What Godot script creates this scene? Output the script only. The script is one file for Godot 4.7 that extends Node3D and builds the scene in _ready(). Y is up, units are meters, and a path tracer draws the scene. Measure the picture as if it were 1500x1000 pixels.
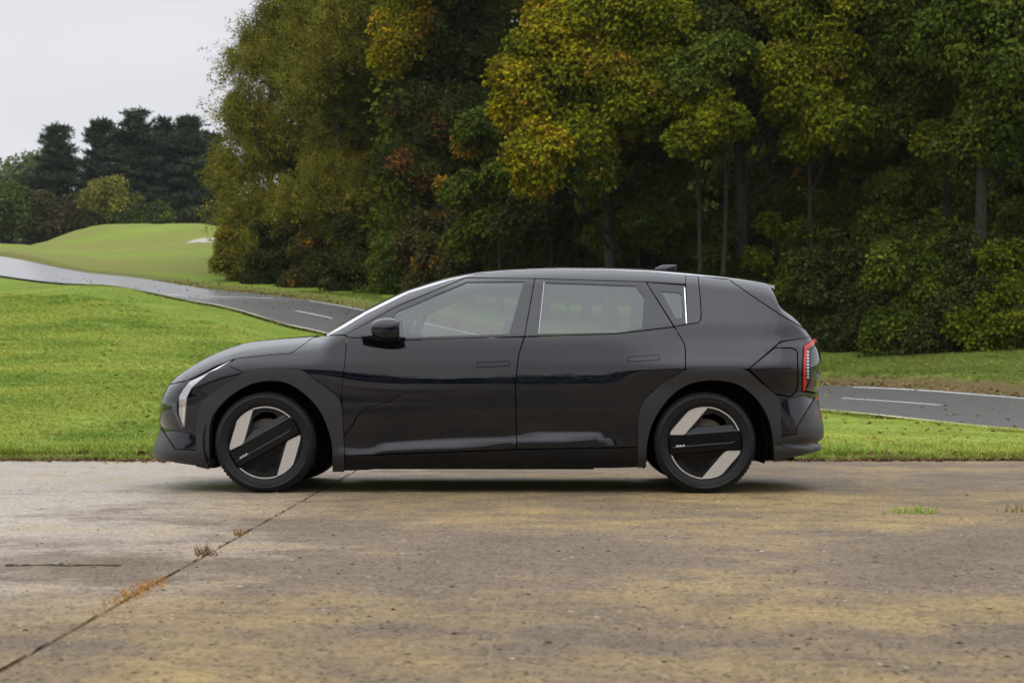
extends Node3D

# ---------------------------------------------------------------- basics
const F := 2585.0          # focal length in units of the 1500 wide picture
const EYE := 0.705
const HORIZON := 60.6
var rng := RandomNumberGenerator.new()
var pitch := atan(HORIZON / F)
var taken := {}
var M := {}

func numbered(called: String) -> String:
	var n: int = taken.get(called, -1) + 1
	taken[called] = n
	return called if n == 0 else "%s_%03d" % [called, n]

func tag(o: Node, label := "", category := "", group := "", kind := "") -> Node:
	if label != "": o.set_meta("label", label)
	if category != "": o.set_meta("category", category)
	if group != "": o.set_meta("group", group)
	if kind != "": o.set_meta("kind", kind)
	return o

func base(called: String, where := Vector3.ZERO) -> Node3D:
	var o := Node3D.new()
	o.name = numbered(called)
	o.position = where
	add_child(o)
	return o

func obj(called: String, mesh: Mesh, mat: Material, parent: Node = self) -> MeshInstance3D:
	var o := MeshInstance3D.new()
	o.mesh = mesh
	o.material_override = mat
	if parent == self:
		o.name = numbered(called)
		add_child(o)
	else:
		o.name = called
		var k := 0
		while parent.has_node(NodePath(o.name)):
			k += 1
			o.name = "%s_%03d" % [called, k]
		parent.add_child(o)
	return o

func lin(r: float, g: float, b: float, a := 1.0) -> Color:
	var c := Color(r, g, b, 1.0).linear_to_srgb()
	c.a = a
	return c

func mat(called: String, c: Color, rough: float, metal := 0.0, spec := 0.5) -> StandardMaterial3D:
	var m := StandardMaterial3D.new()
	m.resource_name = called
	m.albedo_color = c
	m.roughness = rough
	m.metallic = metal
	m.metallic_specular = spec
	M[called] = m
	return m

func at(px: float, py: float, d: float) -> Vector3:
	var v: Vector3 = Basis(Vector3.RIGHT, pitch) * Vector3((px - 750.0) / F, (500.0 - py) / F, -1.0)
	v *= d / -v.z
	return v + Vector3(0, EYE, 0)

# smooth table: points sorted by x, monotone cubic, sampled finely
func table(pts: Array, n := 1200) -> Array:
	var m := []
	var c := pts.size()
	for i in c:
		if i == 0 or i == c - 1:
			m.append(0.0)
			continue
		var a: float = (pts[i].y - pts[i - 1].y) / (pts[i].x - pts[i - 1].x)
		var b: float = (pts[i + 1].y - pts[i].y) / (pts[i + 1].x - pts[i].x)
		m.append(0.0 if a * b <= 0.0 else 2.0 * a * b / (a + b))
	m[0] = (pts[1].y - pts[0].y) / (pts[1].x - pts[0].x)
	m[c - 1] = (pts[c - 1].y - pts[c - 2].y) / (pts[c - 1].x - pts[c - 2].x)
	var out := PackedFloat32Array()
	var x0: float = pts[0].x
	var x1: float = pts[c - 1].x
	var k := 0
	for i in n + 1:
		var x := x0 + (x1 - x0) * i / n
		while k < c - 2 and x > pts[k + 1].x:
			k += 1
		var h: float = pts[k + 1].x - pts[k].x
		var t := (x - float(pts[k].x)) / h
		var t2 := t * t
		var t3 := t2 * t
		out.append((2 * t3 - 3 * t2 + 1) * pts[k].y + (t3 - 2 * t2 + t) * h * m[k] + (-2 * t3 + 3 * t2) * pts[k + 1].y + (t3 - t2) * h * m[k + 1])
	return [x0, (x1 - x0) / n, out, n]

func look(t: Array, x: float) -> float:
	var q: float = clampf((x - t[0]) / t[1], 0.0, t[3] - 0.001)
	var i := int(q)
	var o: PackedFloat32Array = t[2]
	return lerpf(o[i], o[i + 1], q - i)

# ---------------------------------------------------------------- car body surface
var car: Node3D
var car_t: Transform3D
var car_inv: Transform3D
var t_nose := []
var t_tail := []
var t_top := []
var t_wide := []
var t_crease := []
var t_round := []
var t_rail := []
var t_hood := []
var x_rail := 0.0
var x_tail := 0.0
const YB := 0.10
const NU := 250
const NV := 76
var grid_p := PackedVector3Array()
var grid_n := PackedVector3Array()

func car_pt(px: float, py: float, zl: float) -> Vector2:
	var o: Vector3 = car_inv * Vector3(0, EYE, 0)
	var d: Vector3 = car_inv.basis * (at(px, py, 10.0) - Vector3(0, EYE, 0))
	var k := (zl - o.z) / d.z
	return Vector2(o.x + d.x * k, o.y + d.y * k)

func edge(d: float, l: float, p: float) -> float:
	if d <= 0.0: return 0.0
	if d >= l: return 1.0
	return pow(1.0 - pow(1.0 - d / l, p), 1.0 / p)

func bell(v: float) -> float:
	return exp(-v * v)

func wide(x: float, y: float) -> float:
	var w := look(t_wide, y)
	w -= 0.010 * pow(absf(x) / 1.5, 2.6)
	# rear haunch and the hollow above it
	var r := smoothstep(0.75, 1.35, x)
	w += r * (0.030 * bell((y - 0.80) / 0.085) - 0.012 * bell((y - 1.0) / 0.06))
	# front wing swell
	w += 0.012 * bell((x + 1.35) / 0.45) * bell((y - 0.80) / 0.10)
	# lower door facet
	var yc := look(t_crease, x)
	var door := smoothstep(-1.02, -0.85, x) * (1.0 - smoothstep(0.66, 0.98, x))
	w += door * 0.024 * clampf((yc - y) / 0.055, 0.0, 1.0)
	w *= edge(x - look(t_nose, y), 0.62, 2.35)
	w *= edge(look(t_tail, y) - x, 0.55, 2.35)
	var dt := look(t_top, x) - y
	var rail := smoothstep(x_rail - 0.10, x_rail + 0.06, x) * (1.0 - smoothstep(x_tail - 0.02, x_tail + 0.04, x))
	var e0 := 0.0
	if rail < 1.0:
		var back := smoothstep(x_tail - 0.1, x_tail + 0.1, x)
		e0 = lerpf(look(t_hood, sqrt(maxf(dt, 0.0))), edge(dt, look(t_round, x), 2.5), back)
	var e1 := look(t_rail, sqrt(maxf(dt, 0.0))) if rail > 0.0 else 0.0
	w *= lerpf(e0, e1, rail)
	return w

func fwd2(u: float, t: float) -> Vector2:
	var g := 0.5 - 0.5 * cos(PI * u)
	var y := 0.7
	var x := 0.0
	for k in 14:
		var a := look(t_nose, y)
		x = a + (look(t_tail, y) - a) * g
		var top := look(t_top, x)
		y = lerpf(y, top - (top - YB) * t * t, 0.8)
	return Vector2(x, y)

func surf(u: float, t: float) -> Vector3:
	var p := fwd2(u, t)
	return Vector3(p.x, p.y, wide(p.x, p.y))

func surf_n(u: float, t: float) -> Vector3:
	var uu := clampf(u, 0.004, 0.996)
	var tt := clampf(t, 0.006, 0.99)
	var n := (surf(uu + 0.002, tt) - surf(uu - 0.002, tt)).cross(surf(uu, tt - 0.003) - surf(uu, tt + 0.003))
	n = n.normalized()
	return n if n.z > -0.2 else -n

func to_uv(x: float, y: float) -> Vector2:
	var a := look(t_nose, y)
	var g := clampf((x - a) / (look(t_tail, y) - a), 0.0, 1.0)
	var top := look(t_top, x)
	var q := clampf((top - y) / (top - YB), 0.0, 1.0)
	return Vector2(acos(1.0 - 2.0 * g) / PI, sqrt(q)) * 1000.0

func on_body(px: float, py: float) -> Vector2:
	var z := 0.85
	var p := Vector2()
	for k in 9:
		p = car_pt(px, py, z)
		z = lerpf(z, wide(p.x, p.y), 0.75)
	return p

func roots(list: Array) -> Array:
	var out := []
	for p in list: out.append(Vector2(sqrt(p[0]), p[1]))
	return out

func init_body() -> void:
	car_t = Transform3D(Basis(Vector3.UP, -0.014), Vector3(-0.149 - 0.92 * 0.014, 0, -11.3 - 0.92))
	car_inv = car_t.affine_inverse()
	var a := []
	for p in [[240, 700], [238, 676], [227, 669], [226, 663], [228, 655], [237, 627], [233.5, 611], [232, 597], [232.6, 584], [234, 572], [234, 380]]:
		var q := car_pt(p[0], p[1], 0.45)
		a.push_front(Vector2(q.y, q.x - 0.068))
	a.sort_custom(func(m, n): return m.x < n.x)
	t_nose = table(a)
	a = []
	for p in [[1190, 700], [1199, 664], [1202, 656], [1197.5, 648], [1204.5, 640], [1205, 630], [1203, 616], [1196.5, 576], [1201, 552], [1202, 530], [1201.5, 513], [1199, 497], [1198, 380]]:
		var q := car_pt(p[0], p[1], 0.45)
		a.append(Vector2(q.y, q.x + 0.05))
	a.sort_custom(func(m, n): return m.x < n.x)
	t_tail = table(a)
	a = []
	for p in [[214, 605], [231, 590], [238, 572], [245.5, 562], [265, 548], [305, 525], [335, 512], [368, 502.5], [415, 496.5], [458, 493], [477, 490.5], [500, 477.5], [535.7, 456], [597, 425.5], [656, 407], [700, 398.3], [740, 394.6], [790, 392.4], [825, 391.6], [889, 392], [953, 394], [1004.5, 398], [1060, 404], [1110, 411.5], [1123, 414.5], [1128, 420], [1131.5, 430], [1138, 441], [1163, 457], [1183, 474], [1200, 490], [1208, 500], [1214, 530]]:
		var q := car_pt(p[0], p[1], 0.45)
		a.append(q + Vector2(0, 0.008))
	a[0].y = 0.45
	x_rail = car_pt(490, 480, 0.5).x
	x_tail = car_pt(1126, 415, 0.5).x
	t_rail = table(roots([[0, 0], [0.001, 0.30], [0.003, 0.52], [0.006, 0.665], [0.009, 0.70], [0.014, 0.738], [0.028, 0.835], [0.0315, 0.862], [0.036, 0.884], [0.05, 0.918], [0.07, 0.952], [0.105, 0.988], [0.14, 1.0], [1.7, 1.0]]), 3000)
	t_hood = table(roots([[0, 0], [0.002, 0.40], [0.005, 0.60], [0.012, 0.68], [0.022, 0.745], [0.04, 0.82], [0.06, 0.88], [0.085, 0.93], [0.115, 0.968], [0.16, 0.992], [0.22, 1.0], [1.7, 1.0]]), 2000)
	t_top = table(a)
	t_wide = table([Vector2(0.05, 0.80), Vector2(0.17, 0.848), Vector2(0.25, 0.886), Vector2(0.33, 0.899), Vector2(0.45, 0.914), Vector2(0.58, 0.927), Vector2(0.70, 0.932), Vector2(0.80, 0.928), Vector2(0.90, 0.914), Vector2(0.96, 0.903), Vector2(1.0, 0.893), Vector2(1.06, 0.868), Vector2(1.15, 0.826), Vector2(1.25, 0.780), Vector2(1.35, 0.733), Vector2(1.42, 0.698), Vector2(1.52, 0.645)])
	a = []
	for p in [[430, 656], [505.7, 656.3], [537, 654.7], [574.6, 648.5], [756, 637], [872, 631], [894, 642], [932, 644], [990, 644]]:
		a.append(car_pt(p[0], p[1], 0.91))
	t_crease = table(a)
	a = []
	for p in [[200, 0.16], [300, 0.13], [400, 0.10], [470, 0.08], [540, 0.07], [700, 0.07], [1000, 0.075], [1100, 0.085], [1135, 0.12], [1200, 0.20]]:
		a.append(Vector2(car_pt(p[0], 500, 0.45).x, p[1]))
	t_round = table(a)
	for j in NV + 1:
		for i in NU + 1:
			grid_p.append(surf(float(i) / NU, float(j) / NV))
			grid_n.append(surf_n(float(i) / NU, float(j) / NV))

func dense(poly: PackedVector2Array, step: float) -> PackedVector2Array:
	var out := PackedVector2Array()
	for i in poly.size():
		var a := poly[i]
		var b := poly[(i + 1) % poly.size()]
		var n := maxi(1, int(ceil(a.distance_to(b) / step)))
		for k in n:
			out.append(a.lerp(b, float(k) / n))
	return out

func curve(list: Array) -> Array:
	var out := []
	for i in list.size() - 1:
		var p0: Array = list[maxi(i - 1, 0)]
		var p1: Array = list[i]
		var p2: Array = list[i + 1]
		var p3: Array = list[mini(i + 2, list.size() - 1)]
		for k in 5:
			var t := k / 5.0
			var q := Vector2(p1[0], p1[1]).cubic_interpolate(Vector2(p2[0], p2[1]), Vector2(p0[0], p0[1]), Vector2(p3[0], p3[1]), t)
			out.append([q.x, q.y])
	out.append(list[list.size() - 1])
	return out

func v2(list: Array) -> PackedVector2Array:
	var out := PackedVector2Array()
	for p in list:
		out.append(Vector2(p[0], p[1]))
	return out

func uv_poly(px_poly: PackedVector2Array, inset: float) -> PackedVector2Array:
	var pieces := [px_poly]
	if absf(inset) > 0.01:
		pieces = Geometry2D.offset_polygon(px_poly, -inset, Geometry2D.JOIN_MITER)
	var best: PackedVector2Array = pieces[0]
	for p in pieces:
		if p.size() > best.size(): best = p
	var out := PackedVector2Array()
	for p in dense(best, 5.0):
		var q := on_body(p.x, p.y)
		var w := to_uv(q.x, q.y)
		if out.is_empty() or out[out.size() - 1].distance_to(w) > 0.02:
			out.append(w)
	return out

func tri(st: SurfaceTool, a: Vector3, b: Vector3, c: Vector3, na: Vector3, nb: Vector3, nc: Vector3) -> void:
	if (b - a).cross(c - a).dot(na + nb + nc) > 0.0:
		st.set_normal(na); st.add_vertex(a)
		st.set_normal(nc); st.add_vertex(c)
		st.set_normal(nb); st.add_vertex(b)
	else:
		st.set_normal(na); st.add_vertex(a)
		st.set_normal(nb); st.add_vertex(b)
		st.set_normal(nc); st.add_vertex(c)

func flat(st: SurfaceTool, a: Vector3, b: Vector3, c: Vector3, want: Vector3) -> void:
	var n := (b - a).cross(c - a)
	if n.length_squared() < 1e-16: return
	n = n.normalized()
	if n.dot(want) < 0.0: n = -n
	tri(st, a, b, c, n, n, n)

func starts() -> SurfaceTool:
	var st := SurfaceTool.new()
	st.begin(Mesh.PRIMITIVE_TRIANGLES)
	return st

# one side of a panel: polygon and holes traced on the side of the body
func panel_into(st: SurfaceTool, outer: PackedVector2Array, holes: Array, side: float, off: float, lip: float) -> void:
	var lo := Vector2(1e9, 1e9)
	var hi := Vector2(-1e9, -1e9)
	for p in outer:
		lo = lo.min(p)
		hi = hi.max(p)
	var fl := Vector3(1, 1, side)
	var i0 := clampi(int(floor(lo.x * NU / 1000.0)), 0, NU - 1)
	var i1 := clampi(int(floor(hi.x * NU / 1000.0)), 0, NU - 1)
	var j0 := clampi(int(floor(lo.y * NV / 1000.0)), 0, NV - 1)
	var j1 := clampi(int(floor(hi.y * NV / 1000.0)), 0, NV - 1)
	for j in range(j0, j1 + 1):
		for i in range(i0, i1 + 1):
			var cell := PackedVector2Array([Vector2(i * 1000.0 / NU, j * 1000.0 / NV), Vector2((i + 1) * 1000.0 / NU, j * 1000.0 / NV), Vector2((i + 1) * 1000.0 / NU, (j + 1) * 1000.0 / NV), Vector2(i * 1000.0 / NU, (j + 1) * 1000.0 / NV)])
			var inside := 0
			var cut := false
			for c in cell:
				if Geometry2D.is_point_in_polygon(c, outer): inside += 1
				for h in holes:
					if Geometry2D.is_point_in_polygon(c, h): cut = true
			if inside == 4 and not cut:
				var box := Rect2(cell[0], cell[2] - cell[0])
				for h in holes:
					for p in h:
						if box.has_point(p): cut = true
				for p in outer:
					if box.has_point(p): cut = true
			if inside == 4 and not cut:
				var k := [j * (NU + 1) + i, j * (NU + 1) + i + 1, (j + 1) * (NU + 1) + i + 1, (j + 1) * (NU + 1) + i]
				var q := []
				for m in k:
					q.append([(grid_p[m] + grid_n[m] * off) * fl, grid_n[m] * fl])
				tri(st, q[0][0], q[1][0], q[2][0], q[0][1], q[1][1], q[2][1])
				tri(st, q[0][0], q[2][0], q[3][0], q[0][1], q[2][1], q[3][1])
				continue
			var bits := Geometry2D.intersect_polygons(cell, outer)
			for h in holes:
				var rest := []
				for b in bits:
					rest += Array(Geometry2D.clip_polygons(b, h))
				bits.assign(rest)
			for b in bits:
				if b.size() < 3: continue
				var ids := Geometry2D.triangulate_polygon(b)
				if ids.is_empty(): continue
				var q := []
				for p in b:
					var n := surf_n(p.x / 1000.0, p.y / 1000.0)
					q.append([(surf(p.x / 1000.0, p.y / 1000.0) + n * off) * fl, n * fl])
				for m in range(0, ids.size(), 3):
					tri(st, q[ids[m]][0], q[ids[m + 1]][0], q[ids[m + 2]][0], q[ids[m]][1], q[ids[m + 1]][1], q[ids[m + 2]][1])
	if lip > 0.0:
		for ring in [outer] + holes:
			var last: PackedVector3Array = []
			for k in ring.size() + 1:
				var p: Vector2 = ring[k % ring.size()]
				if p.y < 1.0:   # on the centre line: no edge there
					last = []
					continue
				var n := surf_n(p.x / 1000.0, p.y / 1000.0)
				var s := surf(p.x / 1000.0, p.y / 1000.0)
				var inn := n.lerp(Vector3(0, 0, 1), 0.3).normalized()
				var now := PackedVector3Array([(s + n * off) * fl, (s + n * off - inn * lip) * fl])
				if last.size():
					var d := now[0] - last[0]
					var side_n := d.cross(n * fl)
					flat(st, last[0], now[0], now[1], side_n)
					flat(st, last[0], now[1], last[1], side_n)
				last = now

func panel(called: String, list: Array, m: Material, parent: Node, opt := {}) -> MeshInstance3D:
	var inset: float = opt.get("gap", 0.5)
	var outer := uv_poly(v2(list), inset)
	var holes := []
	for h in opt.get("holes", []):
		holes.append(uv_poly(v2(h), -opt.get("hole_gap", 0.0)))
	var st := starts()
	var side: float = opt.get("side", 1.0)
	panel_into(st, outer, holes, side, opt.get("off", 0.0), opt.get("lip", 0.018))
	if opt.get("both", false):
		panel_into(st, outer, holes, -side, opt.get("off", 0.0), opt.get("lip", 0.018))
	return obj(called, st.commit(), m, parent)

# ---------------------------------------------------------------- generic shapes
func lathe(st: SurfaceTool, prof: Array, seg := 64, a0 := 0.0, a1 := TAU) -> void:
	# profile of (radius, z) turned about the z axis
	for k in prof.size() - 1:
		var p: Vector2 = prof[k]
		var q: Vector2 = prof[k + 1]
		var pn := Vector2.ZERO
		var norms := []
		for e in [k, k + 1]:
			var d := Vector2.ZERO
			if e > 0: d += (prof[e] - prof[e - 1]).normalized()
			if e < prof.size() - 1: d += (prof[e + 1] - prof[e]).normalized()
			norms.append(Vector2(-d.y, d.x).normalized())
		for i in seg:
			var a := a0 + (a1 - a0) * i / seg
			var b := a0 + (a1 - a0) * (i + 1) / seg
			var ca := Vector3(cos(a), sin(a), 0)
			var cb := Vector3(cos(b), sin(b), 0)
			var pa := ca * p.x + Vector3(0, 0, p.y)
			var pb := cb * p.x + Vector3(0, 0, p.y)
			var qa := ca * q.x + Vector3(0, 0, q.y)
			var qb := cb * q.x + Vector3(0, 0, q.y)
			var na: Vector3 = -(ca * norms[0].x + Vector3(0, 0, norms[0].y))
			var nb: Vector3 = -(cb * norms[0].x + Vector3(0, 0, norms[0].y))
			var ma: Vector3 = -(ca * norms[1].x + Vector3(0, 0, norms[1].y))
			var mb: Vector3 = -(cb * norms[1].x + Vector3(0, 0, norms[1].y))
			tri(st, pa, pb, qb, na, nb, mb)
			tri(st, pa, qb, qa, na, mb, ma)

func extrude(st: SurfaceTool, poly: PackedVector2Array, z0: float, z1: float, bevel := 0.0, holes := []) -> void:
	var top := poly
	if bevel > 0.0:
		var ins := Geometry2D.offset_polygon(poly, -bevel, Geometry2D.JOIN_MITER)
		if ins.size() == 1 and ins[0].size() == poly.size():
			top = ins[0]
			# align starts
			var best := 0
			for k in top.size():
				if top[k].distance_to(poly[0]) < top[best].distance_to(poly[0]): best = k
			var turned := PackedVector2Array()
			for k in top.size(): turned.append(top[(best + k) % top.size()])
			if turned.size() > 1 and turned[1].distance_to(poly[1]) > turned[turned.size() - 1].distance_to(poly[1]):
				var back := PackedVector2Array([turned[0]])
				for k in range(turned.size() - 1, 0, -1): back.append(turned[k])
				turned = back
			top = turned
		else:
			bevel = 0.0
	var pieces := [top]
	if holes.size():
		var bits := []
		# split by a vertical line so that holes become notches
		var c := 0.0
		for p in holes[0]: c += p.x / holes[0].size()
		for half in [PackedVector2Array([Vector2(-9, -9), Vector2(c, -9), Vector2(c, 9), Vector2(-9, 9)]), PackedVector2Array([Vector2(c, -9), Vector2(9, -9), Vector2(9, 9), Vector2(c, 9)])]:
			for b in Geometry2D.intersect_polygons(top, half):
				var cur := [b]
				for h in holes:
					var nxt := []
					for x in cur: nxt += Array(Geometry2D.clip_polygons(x, h))
					cur = nxt
				bits += cur
		pieces = bits
	for piece in pieces:
		var ids := Geometry2D.triangulate_polygon(piece)
		for m in range(0, ids.size(), 3):
			flat(st, Vector3(piece[ids[m]].x, piece[ids[m]].y, z1), Vector3(piece[ids[m + 1]].x, piece[ids[m + 1]].y, z1), Vector3(piece[ids[m + 2]].x, piece[ids[m + 2]].y, z1), Vector3(0, 0, z1 - z0))
			flat(st, Vector3(piece[ids[m]].x, piece[ids[m]].y, z0), Vector3(piece[ids[m + 1]].x, piece[ids[m + 1]].y, z0), Vector3(piece[ids[m + 2]].x, piece[ids[m + 2]].y, z0), Vector3(0, 0, z0 - z1))
	var zb := z1 - signf(z1 - z0) * bevel
	var c2 := Vector2.ZERO
	for p in poly: c2 += p / poly.size()
	for k in poly.size():
		var a := poly[k]
		var b := poly[(k + 1) % poly.size()]
		var o := (a + b) * 0.5 - c2
		var out := Vector3(o.x, o.y, 0)
		flat(st, Vector3(a.x, a.y, z0), Vector3(b.x, b.y, z0), Vector3(b.x, b.y, zb), out)
		flat(st, Vector3(a.x, a.y, z0), Vector3(b.x, b.y, zb), Vector3(a.x, a.y, zb), out)
		if bevel > 0.0:
			var ta := top[k]
			var tb := top[(k + 1) % top.size()]
			flat(st, Vector3(a.x, a.y, zb), Vector3(b.x, b.y, zb), Vector3(tb.x, tb.y, z1), out + Vector3(0, 0, z1 - z0) * 3.0)
			flat(st, Vector3(a.x, a.y, zb), Vector3(tb.x, tb.y, z1), Vector3(ta.x, ta.y, z1), out + Vector3(0, 0, z1 - z0) * 3.0)
	for h in holes:
		for k in h.size():
			var a: Vector2 = h[k]
			var b: Vector2 = h[(k + 1) % h.size()]
			flat(st, Vector3(a.x, a.y, z0), Vector3(b.x, b.y, z0), Vector3(b.x, b.y, z1), Vector3(1, 0, 0))
			flat(st, Vector3(a.x, a.y, z0), Vector3(b.x, b.y, z1), Vector3(a.x, a.y, z1), Vector3(1, 0, 0))

func tube(st: SurfaceTool, pts: Array, radii: Array, seg := 8) -> void:
	var rings := []
	for k in pts.size():
		var d: Vector3 = (pts[mini(k + 1, pts.size() - 1)] - pts[maxi(k - 1, 0)]).normalized()
		var side := d.cross(Vector3(0.31, 0.2, 0.93)).normalized()
		var up := side.cross(d)
		var ring := []
		for i in seg:
			var a := TAU * i / seg
			ring.append(side * cos(a) + up * sin(a))
		rings.append(ring)
	for k in pts.size() - 1:
		for i in seg:
			var j := (i + 1) % seg
			var a: Vector3 = pts[k] + rings[k][i] * radii[k]
			var b: Vector3 = pts[k] + rings[k][j] * radii[k]
			var c: Vector3 = pts[k + 1] + rings[k + 1][j] * radii[k + 1]
			var d: Vector3 = pts[k + 1] + rings[k + 1][i] * radii[k + 1]
			tri(st, a, b, c, rings[k][i], rings[k][j], rings[k + 1][j])
			tri(st, a, c, d, rings[k][i], rings[k + 1][j], rings[k + 1][i])

func box(st: SurfaceTool, lo: Vector3, hi: Vector3, t := Transform3D()) -> void:
	var c := []
	for k in 8:
		c.append(t * Vector3(hi.x if k & 1 else lo.x, hi.y if k & 2 else lo.y, hi.z if k & 4 else lo.z))
	var m: Vector3 = t * ((lo + hi) * 0.5)
	for f in [[0, 1, 3, 2], [4, 6, 7, 5], [0, 4, 5, 1], [2, 3, 7, 6], [0, 2, 6, 4], [1, 5, 7, 3]]:
		var o: Vector3 = (c[f[0]] + c[f[2]]) * 0.5 - m
		flat(st, c[f[0]], c[f[1]], c[f[2]], o)
		flat(st, c[f[0]], c[f[2]], c[f[3]], o)

# a domed lump over an outline in the x-y plane: rings shrink towards the middle while they rise
func pillow(st: SurfaceTool, outline: PackedVector2Array, z0: float, rise: float, power := 2.4, rings := 12, focus := Vector2.ZERO) -> void:
	var poly := dense(outline, 0.012)
	var c := Vector2.ZERO
	for p in poly: c += p / poly.size()
	c += focus
	var rows := []
	for k in rings + 1:
		var s := cos(PI * 0.5 * k / rings)
		var h := pow(maxf(0.0, 1.0 - pow(s, power)), 1.0 / power)
		var row := []
		for p in poly:
			var q := c + (p - c) * s
			row.append(Vector3(q.x, q.y, z0 + rise * h))
		rows.append(row)
	var n := poly.size()
	var norms := []
	for k in rings + 1:
		var row := []
		for i in n:
			var du: Vector3 = rows[k][(i + 1) % n] - rows[k][(i + n - 1) % n]
			var dv: Vector3 = rows[mini(k + 1, rings)][i] - rows[maxi(k - 1, 0)][i]
			var nn := du.cross(dv)
			if k == rings or nn.length_squared() < 1e-14: nn = Vector3(0, 0, rise)
			nn = nn.normalized()
			var out := Vector3(rows[0][i].x - c.x, rows[0][i].y - c.y, rise)
			row.append(nn if nn.dot(out) > 0.0 else -nn)
		norms.append(row)
	for k in rings:
		for i in n:
			var j := (i + 1) % n
			tri(st, rows[k][i], rows[k][j], rows[k + 1][j], norms[k][i], norms[k][j], norms[k + 1][j])
			tri(st, rows[k][i], rows[k + 1][j], rows[k + 1][i], norms[k][i], norms[k + 1][j], norms[k + 1][i])

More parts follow.
